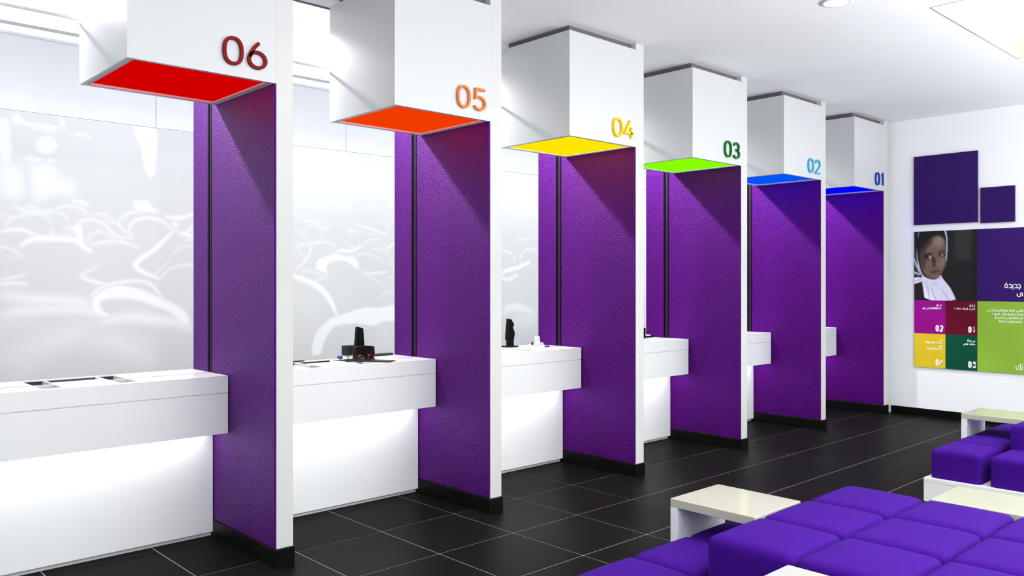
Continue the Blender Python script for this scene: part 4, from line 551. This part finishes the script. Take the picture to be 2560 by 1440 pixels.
TEXT = json.loads('''{"purple":[[[[-1.2981,1.5621],[-1.2967,1.5535],[-1.2926,1.5466],[-1.2867,1.5427],[-1.2802,1.5427],[-1.2743,1.5465],[-1.2702,1.5534],[-1.2687,1.5621],[-1.2702,1.5707],[-1.2743,1.5777],[-1.2802,1.5815],[-1.2867,1.5815],[-1.2926,1.5777],[-1.2967,1.5708],[-1.2981,1.5621]],0.0095],[[[-1.2779,1.5957],[-1.289,1.5957]],0.0122],[[[-1.3123,1.5801],[-1.3245,1.5818],[-1.3334,1.5739],[-1.336,1.5603],[-1.336,1.5441]],0.0095],[[[-1.3112,1.5428],[-1.3367,1.5429],[-1.3477,1.5479],[-1.351,1.5603],[-1.3517,1.5839]],0.0095],[[[-1.3422,1.5286],[-1.3588,1.5287]],0.0095],[[[-1.3676,1.5797],[-1.3796,1.5814],[-1.3878,1.574],[-1.3913,1.5604],[-1.3921,1.5444]],0.0095],[[[-1.3632,1.5425],[-1.4299,1.5428]],0.0095],[[[-1.4005,1.5797],[-1.4157,1.5802],[-1.424,1.5716],[-1.4262,1.5428]],0.0095],[[[-1.4081,1.5289],[-1.4184,1.529]],0.0122],[[[-1.3917,1.4777],[-1.3913,1.4617],[-1.3994,1.4494],[-1.4114,1.4439],[-1.4223,1.4477],[-1.4258,1.4596],[-1.4251,1.4756],[-1.4299,1.4855],[-1.4386,1.4873],[-1.4445,1.4807],[-1.4445,1.4512]],0.0095]],"lime":[[[[-1.3824,0.6696],[-1.3804,0.6565],[-1.3865,0.6421],[-1.3955,0.6358],[-1.4242,0.6376]],0.0092],[[[-1.4237,0.704],[-1.4247,0.6376],[-1.4348,0.6351],[-1.443,0.6427],[-1.4443,0.6742]],0.0092],[[[-1.4119,0.6782],[-1.4013,0.6751],[-1.4001,0.6663],[-1.4119,0.6649]],0.0071],[[[-1.4364,0.6883],[-1.4503,0.6897]],0.0092],[[[-1.451,1.2882],[-1.4494,1.2832],[-1.4454,1.281],[-1.4414,1.283],[-1.4397,1.2879],[-1.4414,1.293],[-1.4454,1.2951],[-1.4494,1.2932],[-1.451,1.2882]],0.0065],[[[-1.4331,1.2881],[-1.4313,1.2831],[-1.4271,1.2809],[-1.4229,1.2829],[-1.4211,1.2878],[-1.4229,1.2929],[-1.4271,1.2951],[-1.4313,1.2931],[-1.4331,1.2881]],0.0065],[[[-1.4071,1.2891],[-1.4051,1.2757],[-1.3954,1.2733]],0.0065],[[[-1.3911,1.289],[-1.3891,1.2757],[-1.3769,1.2731]],0.0065],[[[-1.3652,1.2878],[-1.3639,1.2827],[-1.3607,1.2806],[-1.3574,1.2826],[-1.3561,1.2876],[-1.3574,1.2927],[-1.3607,1.2948],[-1.3639,1.2928],[-1.3652,1.2878]],0.0065],[[[-1.3523,1.2911],[-1.3492,1.2799],[-1.3473,1.2821],[-1.3461,1.291],[-1.345,1.2798],[-1.3423,1.2797]],0.0065],[[[-1.3352,1.3015],[-1.3352,1.2798]],0.0065],[[[-1.3111,1.2929],[-1.3232,1.2898],[-1.3232,1.2798],[-1.3111,1.2795]],0.0065],[[[-1.3163,1.3008],[-1.3211,1.3009]],0.0065],[[[-1.3007,1.2909],[-1.2975,1.2796],[-1.2925,1.2818],[-1.2913,1.2907],[-1.2901,1.2795],[-1.2843,1.2793]],0.0065],[[[-1.2679,1.2927],[-1.2779,1.2896],[-1.2779,1.2795],[-1.2679,1.2793]],0.0065],[[[-1.2721,1.3007],[-1.2769,1.3008]],0.0065],[[[-1.2615,1.3],[-1.2615,1.2794]],0.0065],[[[-1.2385,1.2926],[-1.2502,1.2895],[-1.2502,1.2794],[-1.2385,1.2791]],0.0065],[[[-1.2435,1.3006],[-1.2484,1.3007]],0.0065],[[[-1.2333,1.2872],[-1.2314,1.2821],[-1.2268,1.2798],[-1.2222,1.2818],[-1.2203,1.2869],[-1.2222,1.292],[-1.2268,1.2943],[-1.2314,1.2923],[-1.2333,1.2872]],0.0065],[[[-1.2131,1.2882],[-1.2111,1.2747],[-1.1991,1.2721]],0.0065],[[[-1.1942,1.3017],[-1.1934,1.2791],[-1.186,1.2789]],0.0065],[[[-1.1807,1.2881],[-1.1786,1.2745],[-1.1689,1.272]],0.0065],[[[-1.1533,1.2923],[-1.1624,1.2891],[-1.1624,1.2789],[-1.1533,1.2787]],0.0065],[[[-1.157,1.3003],[-1.1619,1.3004]],0.0065],[[[-1.1459,1.2971],[-1.1459,1.2788]],0.0065],[[[-1.1295,1.2902],[-1.1262,1.2788],[-1.1226,1.2809],[-1.1213,1.29],[-1.1201,1.2786],[-1.1156,1.2785]],0.0065],[[[-1.1028,1.2877],[-1.1008,1.2741],[-1.0882,1.2715]],0.0065],[[[-1.443,1.2517],[-1.4496,1.2486],[-1.4496,1.2386],[-1.443,1.2385]],0.0065],[[[-1.4455,1.2595],[-1.4502,1.2597]],0.0065],[[[-1.4386,1.2476],[-1.4367,1.2342],[-1.4285,1.2318]],0.0065],[[[-1.4167,1.2519],[-1.4223,1.2487],[-1.4223,1.2387],[-1.4167,1.2386]],0.0065],[[[-1.4187,1.2597],[-1.4234,1.2598]],0.0065],[[[-1.4097,1.2584],[-1.4097,1.2387]],0.0065],[[[-1.3926,1.2519],[-1.3987,1.2488],[-1.3987,1.2388],[-1.3926,1.2386]],0.0065],[[[-1.3949,1.2598],[-1.3996,1.2599]],0.0065],[[[-1.3804,1.2478],[-1.3784,1.2344],[-1.3676,1.2318]],0.0065],[[[-1.3612,1.2547],[-1.3612,1.2389]],0.0065],[[[-1.341,1.252],[-1.3501,1.2489],[-1.3501,1.2389],[-1.341,1.2386]],0.0065],[[[-1.3447,1.2599],[-1.3495,1.2601]],0.0065],[[[-1.3366,1.2479],[-1.3346,1.2345],[-1.3227,1.2319]],0.0065],[[[-1.319,1.2469],[-1.3177,1.2418],[-1.3146,1.2396],[-1.3115,1.2416],[-1.3102,1.2466],[-1.3115,1.2517],[-1.3146,1.2539],[-1.3177,1.2519],[-1.319,1.2469]],0.0065],[[[-1.3057,1.2503],[-1.3025,1.239],[-1.3002,1.2412],[-1.299,1.2501],[-1.2978,1.2389],[-1.2947,1.2388]],0.0065],[[[-1.2679,1.2522],[-1.2811,1.2492],[-1.2811,1.2391],[-1.2679,1.2387]],0.0065],[[[-1.2737,1.2602],[-1.2785,1.2603]],0.0065],[[[-1.2486,1.2523],[-1.2615,1.2492],[-1.2615,1.2391],[-1.2486,1.2388]],0.0065],[[[-1.2542,1.2603],[-1.2591,1.2604]],0.0065],[[[-1.2434,1.2482],[-1.2414,1.2347],[-1.2329,1.2322]],0.0065],[[[-1.2183,1.2571],[-1.2183,1.2392]],0.0065],[[[-1.2083,1.2472],[-1.2072,1.2421],[-1.2046,1.2399],[-1.2021,1.242],[-1.201,1.247],[-1.2021,1.2522],[-1.2046,1.2544],[-1.2072,1.2523],[-1.2083,1.2472]],0.0065],[[[-1.1946,1.2484],[-1.1926,1.2348],[-1.1867,1.2324]],0.0065],[[[-1.1834,1.2507],[-1.1802,1.2394],[-1.1763,1.2415],[-1.1751,1.2505],[-1.1739,1.2392],[-1.1692,1.2391]],0.0065],[[[-1.1618,1.2562],[-1.1618,1.2394]],0.0065],[[[-1.1414,1.2559],[-1.1414,1.2394]],0.0065],[[[-1.4467,1.2178],[-1.4467,1.1968]],0.0065],[[[-1.4381,1.208],[-1.4349,1.1968],[-1.4321,1.199],[-1.4309,1.2078],[-1.4297,1.1967],[-1.4261,1.1965]],0.0065],[[[-1.4135,1.2191],[-1.4127,1.1969],[-1.4039,1.1966]],0.0065],[[[-1.3984,1.2192],[-1.3976,1.197],[-1.3913,1.1968]],0.0065],[[[-1.3842,1.2156],[-1.3842,1.197]],0.0065],[[[-1.375,1.2049],[-1.3738,1.1998],[-1.3707,1.1976],[-1.3676,1.1996],[-1.3663,1.2046],[-1.3676,1.2097],[-1.3707,1.2119],[-1.3738,1.2099],[-1.375,1.2049]],0.0065],[[[-1.3455,1.2101],[-1.3587,1.2071],[-1.3587,1.1971],[-1.3455,1.1967]],0.0065],[[[-1.3513,1.218],[-1.3561,1.2182]],0.0065],[[[-1.3411,1.2061],[-1.3391,1.1927],[-1.3326,1.1902]],0.0065],[[[-1.3262,1.2131],[-1.3262,1.1972]],0.0065],[[[-1.315,1.2196],[-1.3142,1.1973],[-1.3026,1.1969]],0.0065],[[[-1.2902,1.2063],[-1.2882,1.1928],[-1.276,1.1902]],0.0065],[[[-1.2717,1.2053],[-1.2705,1.2002],[-1.2678,1.198],[-1.2651,1.2001],[-1.2639,1.2051],[-1.2651,1.2102],[-1.2678,1.2124],[-1.2705,1.2104],[-1.2717,1.2053]],0.0065],[[[-1.2523,1.2088],[-1.2491,1.1975],[-1.2466,1.1997],[-1.2454,1.2086],[-1.2441,1.1973],[-1.2408,1.1972]],0.0065],[[[-1.2335,1.2145],[-1.2335,1.1975]],0.0065],[[[-1.223,1.2201],[-1.2222,1.1976],[-1.2089,1.1972]],0.0065],[[[-1.2045,1.2067],[-1.2024,1.1931],[-1.1954,1.1906]],0.0065],[[[-1.1881,1.2143],[-1.1881,1.1977]],0.0065],[[[-1.1775,1.2204],[-1.1767,1.1977],[-1.1629,1.1973]],0.0065],[[[-1.4352,1.1767],[-1.4344,1.1545],[-1.424,1.1542]],0.0065],[[[-1.4075,1.1676],[-1.4185,1.1646],[-1.4185,1.1546],[-1.4075,1.1543]],0.0065],[[[-1.4122,1.1755],[-1.4169,1.1757]],0.0065],[[[-1.4012,1.1715],[-1.4012,1.1547]],0.0065],[[[-1.3925,1.1661],[-1.3894,1.1549],[-1.387,1.157],[-1.3858,1.1659],[-1.3846,1.1547],[-1.3814,1.1546]],0.0065],[[[-1.3759,1.1772],[-1.3751,1.155],[-1.366,1.1546]],0.0065],[[[-1.3605,1.1774],[-1.3597,1.1551],[-1.3514,1.1548]],0.0065],[[[-1.3466,1.1775],[-1.3458,1.1552],[-1.34,1.155]],0.0065],[[[-1.3376,1.1665],[-1.3344,1.1553],[-1.3312,1.1574],[-1.33,1.1663],[-1.3288,1.1551],[-1.3248,1.1549]],0.0065],[[[-1.309,1.1685],[-1.3184,1.1654],[-1.3184,1.1554],[-1.309,1.155]],0.0065],[[[-1.3129,1.1764],[-1.3177,1.1766]],0.0065],[[[-1.2947,1.1756],[-1.2947,1.1555]],0.0065],[[[-1.2631,1.1687],[-1.2754,1.1658],[-1.2754,1.1557],[-1.2631,1.1553]],0.0065],[[[-1.2684,1.1768],[-1.2733,1.1769]],0.0065],[[[-1.2412,1.1691],[-1.2494,1.166],[-1.2494,1.1559],[-1.2412,1.1556]],0.0065],[[[-1.2445,1.1771],[-1.2493,1.1772]],0.0065],[[[-1.234,1.1773],[-1.234,1.156]],0.0065],[[[-1.2231,1.164],[-1.2212,1.1588],[-1.2166,1.1566],[-1.212,1.1585],[-1.2101,1.1636],[-1.212,1.1687],[-1.2166,1.171],[-1.2212,1.169],[-1.2231,1.164]],0.0065]],"magenta":[[[[-0.595,1.346],[-0.5942,1.3243],[-0.5794,1.324]],0.0065],[[[-0.5678,1.3355],[-0.5642,1.3246],[-0.5627,1.3267],[-0.5613,1.3354],[-0.56,1.3245],[-0.5575,1.3244]],0.0065],[[[-0.5522,1.3464],[-0.5513,1.3247],[-0.5397,1.3245]],0.0065],[[[-0.5933,1.3067],[-0.5933,1.2888]],0.0065],[[[-0.579,1.3042],[-0.579,1.2886]],0.0065],[[[-0.5656,1.3074],[-0.5656,1.2884]],0.0065],[[[-0.5415,1.3011],[-0.553,1.2981],[-0.553,1.2883],[-0.5415,1.288]],0.0065],[[[-0.5464,1.3088],[-0.5517,1.3089]],0.0065],[[[-0.5343,1.3089],[-0.5343,1.288]],0.0065],[[[-0.5231,1.2955],[-0.5218,1.2906],[-0.5188,1.2885],[-0.5157,1.2904],[-0.5145,1.2953],[-0.5157,1.3003],[-0.5188,1.3024],[-0.5218,1.3004],[-0.5231,1.2955]],0.0065],[[[-0.4977,1.3005],[-0.5069,1.2975],[-0.5069,1.2877],[-0.4977,1.2874]],0.0065],[[[-0.5014,1.3082],[-0.5068,1.3084]],0.0065],[[[-0.4896,1.3069],[-0.4896,1.2874]],0.0065],[[[-0.4751,1.3029],[-0.4751,1.2872]],0.0065],[[[-0.4541,1.3],[-0.4624,1.2969],[-0.4624,1.2871],[-0.4541,1.2869]],0.0065],[[[-0.4573,1.3077],[-0.4628,1.3078]],0.0065],[[[-0.44,1.2955],[-0.4377,1.2823],[-0.4294,1.2799]],0.0065],[[[-0.4148,1.3084],[-0.4138,1.2864],[-0.4047,1.2862]],0.0065],[[[-0.401,1.2972],[-0.3973,1.2862],[-0.3924,1.2883],[-0.391,1.297],[-0.3896,1.286],[-0.3837,1.2859]],0.0065]],"maroon":[[[[-0.9507,1.3389],[-0.9591,1.3353],[-0.9591,1.3241],[-0.9507,1.3239]],0.0065],[[[-0.954,1.3477],[-0.9591,1.3478]],0.0065],[[[-0.9371,1.3499],[-0.9363,1.325],[-0.9242,1.3247]],0.0065],[[[-0.9031,1.3403],[-0.9174,1.3369],[-0.9174,1.3256],[-0.9031,1.3253]],0.0065],[[[-0.9094,1.3492],[-0.9145,1.3493]],0.0065],[[[-0.9497,1.3009],[-0.9591,1.2983],[-0.9591,1.2896],[-0.9497,1.2894]],0.0065],[[[-0.9535,1.3077],[-0.9586,1.3078]],0.0065],[[[-0.9421,1.3055],[-0.9421,1.2897]],0.0065],[[[-0.9315,1.2974],[-0.9294,1.2859],[-0.9195,1.2837]],0.0065],[[[-0.9136,1.309],[-0.9127,1.2898],[-0.9009,1.2895]],0.0065],[[[-0.8736,1.3011],[-0.8864,1.2985],[-0.8864,1.2898],[-0.8736,1.2895]],0.0065],[[[-0.8791,1.308],[-0.8843,1.3081]],0.0065],[[[-0.8689,1.2976],[-0.8668,1.286],[-0.8608,1.2839]],0.0065],[[[-0.8556,1.2967],[-0.8539,1.2923],[-0.8497,1.2904],[-0.8455,1.2921],[-0.8438,1.2964],[-0.8455,1.3009],[-0.8497,1.3028],[-0.8539,1.301],[-0.8556,1.2967]],0.0065],[[[-0.8351,1.3053],[-0.8351,1.2899]],0.0065],[[[-0.8153,1.3094],[-0.8144,1.29],[-0.8022,1.2897]],0.0065],[[[-0.7944,1.3057],[-0.7944,1.29]],0.0065],[[[-0.7846,1.297],[-0.7835,1.2925],[-0.7808,1.2906],[-0.778,1.2924],[-0.7769,1.2968],[-0.778,1.3012],[-0.7808,1.3031],[-0.7835,1.3013],[-0.7846,1.297]],0.0065],[[[-0.7679,1.306],[-0.7679,1.2901]],0.0065],[[[-0.7462,1.3061],[-0.7462,1.2902]],0.0065]],"yellow":[[[[-0.6018,0.9319],[-0.6018,0.9146]],0.0065],[[[-0.592,0.924],[-0.5884,0.9148],[-0.5852,0.9165],[-0.5839,0.9236],[-0.5826,0.9145],[-0.5785,0.9143]],0.0065],[[[-0.6011,0.8929],[-0.5976,0.8819],[-0.5923,0.8838],[-0.591,0.8924],[-0.5896,0.8815],[-0.5835,0.8812]],0.0065],[[[-0.5754,0.8979],[-0.5754,0.8817]],0.0065],[[[-0.5611,0.9007],[-0.5611,0.8816]],0.0065],[[[-0.5485,0.9033],[-0.5476,0.8816],[-0.5413,0.8812]],0.0065],[[[-0.5164,0.894],[-0.526,0.8912],[-0.526,0.8814],[-0.5164,0.8809]],0.0065],[[[-0.5203,0.9018],[-0.5257,0.9021]],0.0065],[[[-0.5083,0.8999],[-0.5083,0.8812]],0.0065],[[[-0.4971,0.8889],[-0.4951,0.8839],[-0.4902,0.8816],[-0.4853,0.8833],[-0.4832,0.8882],[-0.4853,0.8932],[-0.4902,0.8955],[-0.4951,0.8937],[-0.4971,0.8889]],0.0065],[[[-0.4678,0.8887],[-0.4662,0.8837],[-0.4625,0.8815],[-0.4588,0.8833],[-0.4573,0.8882],[-0.4588,0.8932],[-0.4625,0.8955],[-0.4662,0.8936],[-0.4678,0.8887]],0.0065],[[[-0.4512,0.8886],[-0.4494,0.8836],[-0.4451,0.8813],[-0.4408,0.8831],[-0.439,0.888],[-0.4408,0.893],[-0.4451,0.8953],[-0.4494,0.8935],[-0.4512,0.8886]],0.0065],[[[-0.4299,0.8974],[-0.4299,0.8807]],0.0065],[[[-0.4152,0.8963],[-0.4152,0.8806]],0.0065],[[[-0.5917,0.8509],[-0.5993,0.8486],[-0.5993,0.8405],[-0.5917,0.8401]],0.0065],[[[-0.5946,0.8574],[-0.5999,0.8577]],0.0065],[[[-0.5863,0.8586],[-0.5855,0.8405],[-0.5737,0.8399]],0.0065],[[[-0.5688,0.8478],[-0.5666,0.8369],[-0.5593,0.8346]],0.0065],[[[-0.6001,0.8241],[-0.6001,0.8081]],0.0065],[[[-0.589,0.814],[-0.5878,0.8103],[-0.5848,0.8086],[-0.5819,0.8099],[-0.5806,0.8135],[-0.5819,0.8173],[-0.5848,0.819],[-0.5878,0.8176],[-0.589,0.814]],0.0065],[[[-0.5661,0.8142],[-0.5645,0.8104],[-0.5607,0.8086],[-0.5568,0.8099],[-0.5552,0.8135],[-0.5568,0.8173],[-0.5607,0.819],[-0.5645,0.8177],[-0.5661,0.8142]],0.0065],[[[-0.5455,0.8235],[-0.5455,0.8084]],0.0065],[[[-0.5336,0.8143],[-0.5317,0.8105],[-0.5269,0.8087],[-0.5222,0.81],[-0.5203,0.8136],[-0.5222,0.8174],[-0.5269,0.8192],[-0.5317,0.8179],[-0.5336,0.8143]],0.0065],[[[-0.5045,0.8181],[-0.511,0.816],[-0.511,0.8087],[-0.5045,0.8083]],0.0065],[[[-0.5069,0.8239],[-0.5123,0.8243]],0.0065],[[[-0.4964,0.8246],[-0.4964,0.8087]],0.0065],[[[-0.4864,0.8172],[-0.4828,0.8088],[-0.4775,0.8101],[-0.4762,0.8166],[-0.4748,0.8084],[-0.4686,0.808]],0.0065],[[[-0.4516,0.8182],[-0.4613,0.8163],[-0.4613,0.8089],[-0.4516,0.8084]],0.0065],[[[-0.4556,0.8242],[-0.461,0.8245]],0.0065],[[[-0.4453,0.8255],[-0.4443,0.809],[-0.4309,0.8083]],0.0065]],"green":[[[[-0.9619,0.9322],[-0.9586,0.9188],[-0.9564,0.9213],[-0.9551,0.9318],[-0.9538,0.9186],[-0.9508,0.9184]],0.0065],[[[-0.9453,0.9295],[-0.9432,0.9136],[-0.9361,0.9106]],0.0065],[[[-0.925,0.9324],[-0.9217,0.919],[-0.917,0.9214],[-0.9157,0.9319],[-0.9144,0.9187],[-0.9089,0.9184]],0.0065],[[[-0.8919,0.9345],[-0.9021,0.9311],[-0.9021,0.9192],[-0.8919,0.9186]],0.0065],[[[-0.8962,0.944],[-0.9013,0.9443]],0.0065],[[[-0.8851,0.9415],[-0.8851,0.9192]],0.0065],[[[-0.9619,0.8927],[-0.9586,0.8837],[-0.9547,0.8852],[-0.9535,0.8922],[-0.9522,0.8833],[-0.9475,0.8831]],0.0065],[[[-0.9423,0.8897],[-0.9405,0.8856],[-0.9361,0.8838],[-0.9317,0.8852],[-0.9299,0.889],[-0.9317,0.8931],[-0.9361,0.895],[-0.9405,0.8936],[-0.9423,0.8897]],0.0065],[[[-0.9221,0.9009],[-0.9212,0.8832],[-0.9146,0.8829]],0.0065],[[[-0.9078,0.8972],[-0.9078,0.8831]],0.0065],[[[-0.873,0.8927],[-0.8874,0.8908],[-0.8874,0.8828],[-0.873,0.8821]],0.0065],[[[-0.8793,0.8992],[-0.8844,0.8995]],0.0065],[[[-0.8684,0.8889],[-0.8665,0.8848],[-0.8618,0.8829],[-0.8571,0.8843],[-0.8552,0.8882],[-0.8571,0.8923],[-0.8618,0.8942],[-0.8665,0.8928],[-0.8684,0.8889]],0.0065],[[[-0.8476,0.8895],[-0.8455,0.8788],[-0.8348,0.8764]],0.0065]]}'''); NUM = json.loads('''{"magenta":["02",-0.5324,-0.6207,1.0223,1.0969],"maroon":["01",-0.8901,-0.9618,1.0203,1.0963],"yellow":["04",-0.5328,-0.6181,0.6173,0.6938],"green":["03",-0.8891,-0.9748,0.6168,0.6934]}''')
pf = lambda u, v, d: (PF - d, u, v)
for key, strokes in TEXT.items():
    small = BM()
    for pts, wd in strokes:
        if wd > .0075:
            bb = BM(); ribbon(bb, pts, wd, pf, .0008, flat=True); part('letter', bb, M['white_print'], fields[key], 'white Arabic letter stroke')
        else: ribbon(small, pts, wd, pf, .0008, flat=True)
    o = part('small_lettering', small, M['white_print'], fields[key], 'fine white lettering'); o['kind'] = 'stuff'
for key, (tx, ya, yb_, z0, z1) in NUM.items():
    W_ = abs(yb_ - ya); sw = .0165
    wds = [.46, .46] if tx != '01' else [.53, .26]
    xs = [0, W_ * (1 - wds[1])]
    for k, chh in enumerate(tx):
        bb = BM()
        for s in digit(chh):
            ribbon(bb, [(ya - (xs[k] + sw / 2 + p[0] * (W_ * wds[k] - sw)), z0 + sw / 2 + p[1] * (z1 - z0 - sw)) for p in s], sw, pf, .0008, flat=True)
        part('numeral', bb, M['white_print'], fields[key], f'white digit {chh}')

# ------------------------------------------------------------------ seating: violet cushions on white benches, white bridge tables
def cushion_mesh(sx, sy, sz, r=.035, puff=.012, n=12, nz=6, name='upholstery'):
    bm = BM(); bmesh.ops.create_cube(bm, size=1.0)
    bmesh.ops.subdivide_edges(bm, edges=bm.edges[:], cuts=n, use_grid_fill=True)
    for v in bm.verts:
        p = Vector((v.co.x * sx, v.co.y * sy, v.co.z * sz))
        # pull grid lines towards the edges so the rounding is well resolved
        for a, h in ((0, sx / 2), (1, sy / 2), (2, sz / 2)):
            f = p[a] / h; p[a] = h * math.copysign(1 - max(0.0, 1 - abs(f)) ** 1.7, f)
        q = Vector((max(-sx / 2 + r, min(sx / 2 - r, p.x)), max(-sy / 2 + r, min(sy / 2 - r, p.y)), max(-sz / 2 + .008, min(sz / 2 - r, p.z))))
        d = p - q
        if d.length > 1e-6: p = q + d.normalized() * min(r if p.z > -sz / 2 + .02 else max(abs(d.x), abs(d.y), abs(d.z)), d.length)
        fx, fy = 1 - (2 * p.x / sx) ** 2, 1 - (2 * p.y / sy) ** 2
        if p.z > 0: p.z += puff * max(0, fx) ** .8 * max(0, fy) ** .8 * (p.z / (sz / 2)) - puff * .55
        v.co = (p.x, p.y, p.z + sz / 2)
    return mesh(name, bm, M['fabric'], True)
PX, PY = .43, .395; G_ = .004
YS, YB0 = -1.94, -2.335                                     # near the counters: seat row, then the tall blocks
cush = {}
def cushion(x0, x1, y0, y1, z0, z1, name, label, group):
    key = (round(x1 - x0, 3), round(y1 - y0, 3), round(z1 - z0, 3))
    if key not in cush: cush[key] = cushion_mesh(x1 - x0 - G_, y1 - y0 - G_, z1 - z0)
    t = thing(name, label, 'cushion', ((x0 + x1) / 2, (y0 + y1) / 2, z0), group)
    obj('upholstery', cush[key], t)
ZS0, ZS1, ZT1 = .172, .388, .560
rows = ['first', 'second', 'third']; colsn = ['beside the low seats', 'middle column', 'right-hand column']
NX = .72
for r in range(3):
    for c in range(3):
        cushion(NX + r * PX, NX + (r + 1) * PX, YB0 - (c + 1) * PY, YB0 - c * PY, ZS0, ZT1, 'tall_cushion',
                f'tall violet cushion of near block, {rows[r]} row from camera, {colsn[c]}', 'tall cushions of the near block')
cushion(NX - PX, NX, YS - PY + .050, YS, ZS0, ZS1, 'low_cushion', 'low violet seat cushion at the bottom picture edge, nearest the camera', 'low seats of the near group')
cushion(NX, NX + PX, YS - PY + .050, YS, ZS0, ZS1, 'low_cushion', 'low violet seat cushion beside the near block, in front of the bridge table', 'low seats of the near group')
cushion(NX + PX, NX + 2 * PX, YS - PY + .050, YS, ZS0, ZS1, 'low_cushion', 'low violet seat cushion running under the near bridge table', 'low seats of the near group')
FX, FP = 4.19, .44
lab = ['at its left front corner', 'second from its front end', 'under the far bridge table', 'behind the far bridge table']
for k in range(4):
    cushion(FX + k * FP, FX + (k + 1) * FP, YS - PY + .050, YS, ZS0, ZS1, 'low_cushion', 'low violet seat cushion of the far group, ' + lab[k], 'low seats of the far group')
cushion(FX, FX + FP, YB0 - PY, YB0, ZS0, ZS1, 'low_cushion', 'low violet seat cushion of the far group at the right edge, before the tall cushion', 'low seats of the far group')
for k in range(1):
    cushion(FX + (k + 1) * FP, FX + (k + 2) * FP, YB0 - PY, YB0, ZS0, ZT1, 'tall_cushion', 'tall violet cushion of the far group at the right picture edge', 'tall cushions of the far group')
def bench(pieces, label):
    t = thing('bench_base', label, 'bench', (0, 0, 0))
    for x0, x1, y0, y1 in pieces:
        part('deck', box(x0, x1, y0, y1, ZS0 - .03, ZS0 - .001, .002), M['lacquer'], t)
        part('plinth', box(x0 + .001, x1 - .001, y0 + .001, y1 - .001, 0.0, ZS0 - .0305), M['lacquer'], t)
bench([(FX - .03, FX + 1.5 * FP, YB0 - PY - .4, YS + .03), (FX + 1.5 * FP + .001, FX + 4 * FP, YS - PY + .05, YS + .004), (FX + 1.5 * FP + .001, FX + 3 * FP, YB0 - PY - .4, YB0 - .002)], 'low white bench base under the far violet seats')
bench([(NX - PX + .04, NX + 2 * PX, YS - PY + .05, YS - .002), (NX + .01, NX + 3 * PX - .03, YB0 - 3 * PY + .03, YB0 - .002)], 'low white bench base hidden under the near violet block')
def bridge_table(x0, x1, y0, y1, zt, label):
    t = thing('side_table', label, 'table', ((x0 + x1) / 2, (y0 + y1) / 2, 0)); hx, hy = (x1 - x0) / 2, (y1 - y0) / 2; th = .042
    part('tabletop', box(-hx, hx, -hy, hy, zt - th, zt, .003), M['cream'], t)
    part('leg', box(-hx + .0005, hx - .0005, hy - th, hy, 0, zt - th, .002), M['lacquer'], t); part('leg', box(-hx + .0005, hx - .0005, -hy, -hy + th, 0, zt - th, .002), M['lacquer'], t)
TZ = .55
bridge_table(1.115, 1.53, -2.334, -1.873, TZ, 'cream-topped white bridge table straddling the low seat beside the near violet block')
bridge_table(4.985, 5.415, -2.334, -1.889, TZ, 'white bridge table straddling the far low seats, below the poster')
bridge_table(.225, .652, -3.20, -2.745, TZ, 'cream tabletop corner at the bottom edge, in front of the near violet block')
bridge_table(2.02, 2.40, -3.22, -2.742, TZ, 'glossy cream table behind the near violet block, in front of the far seats')
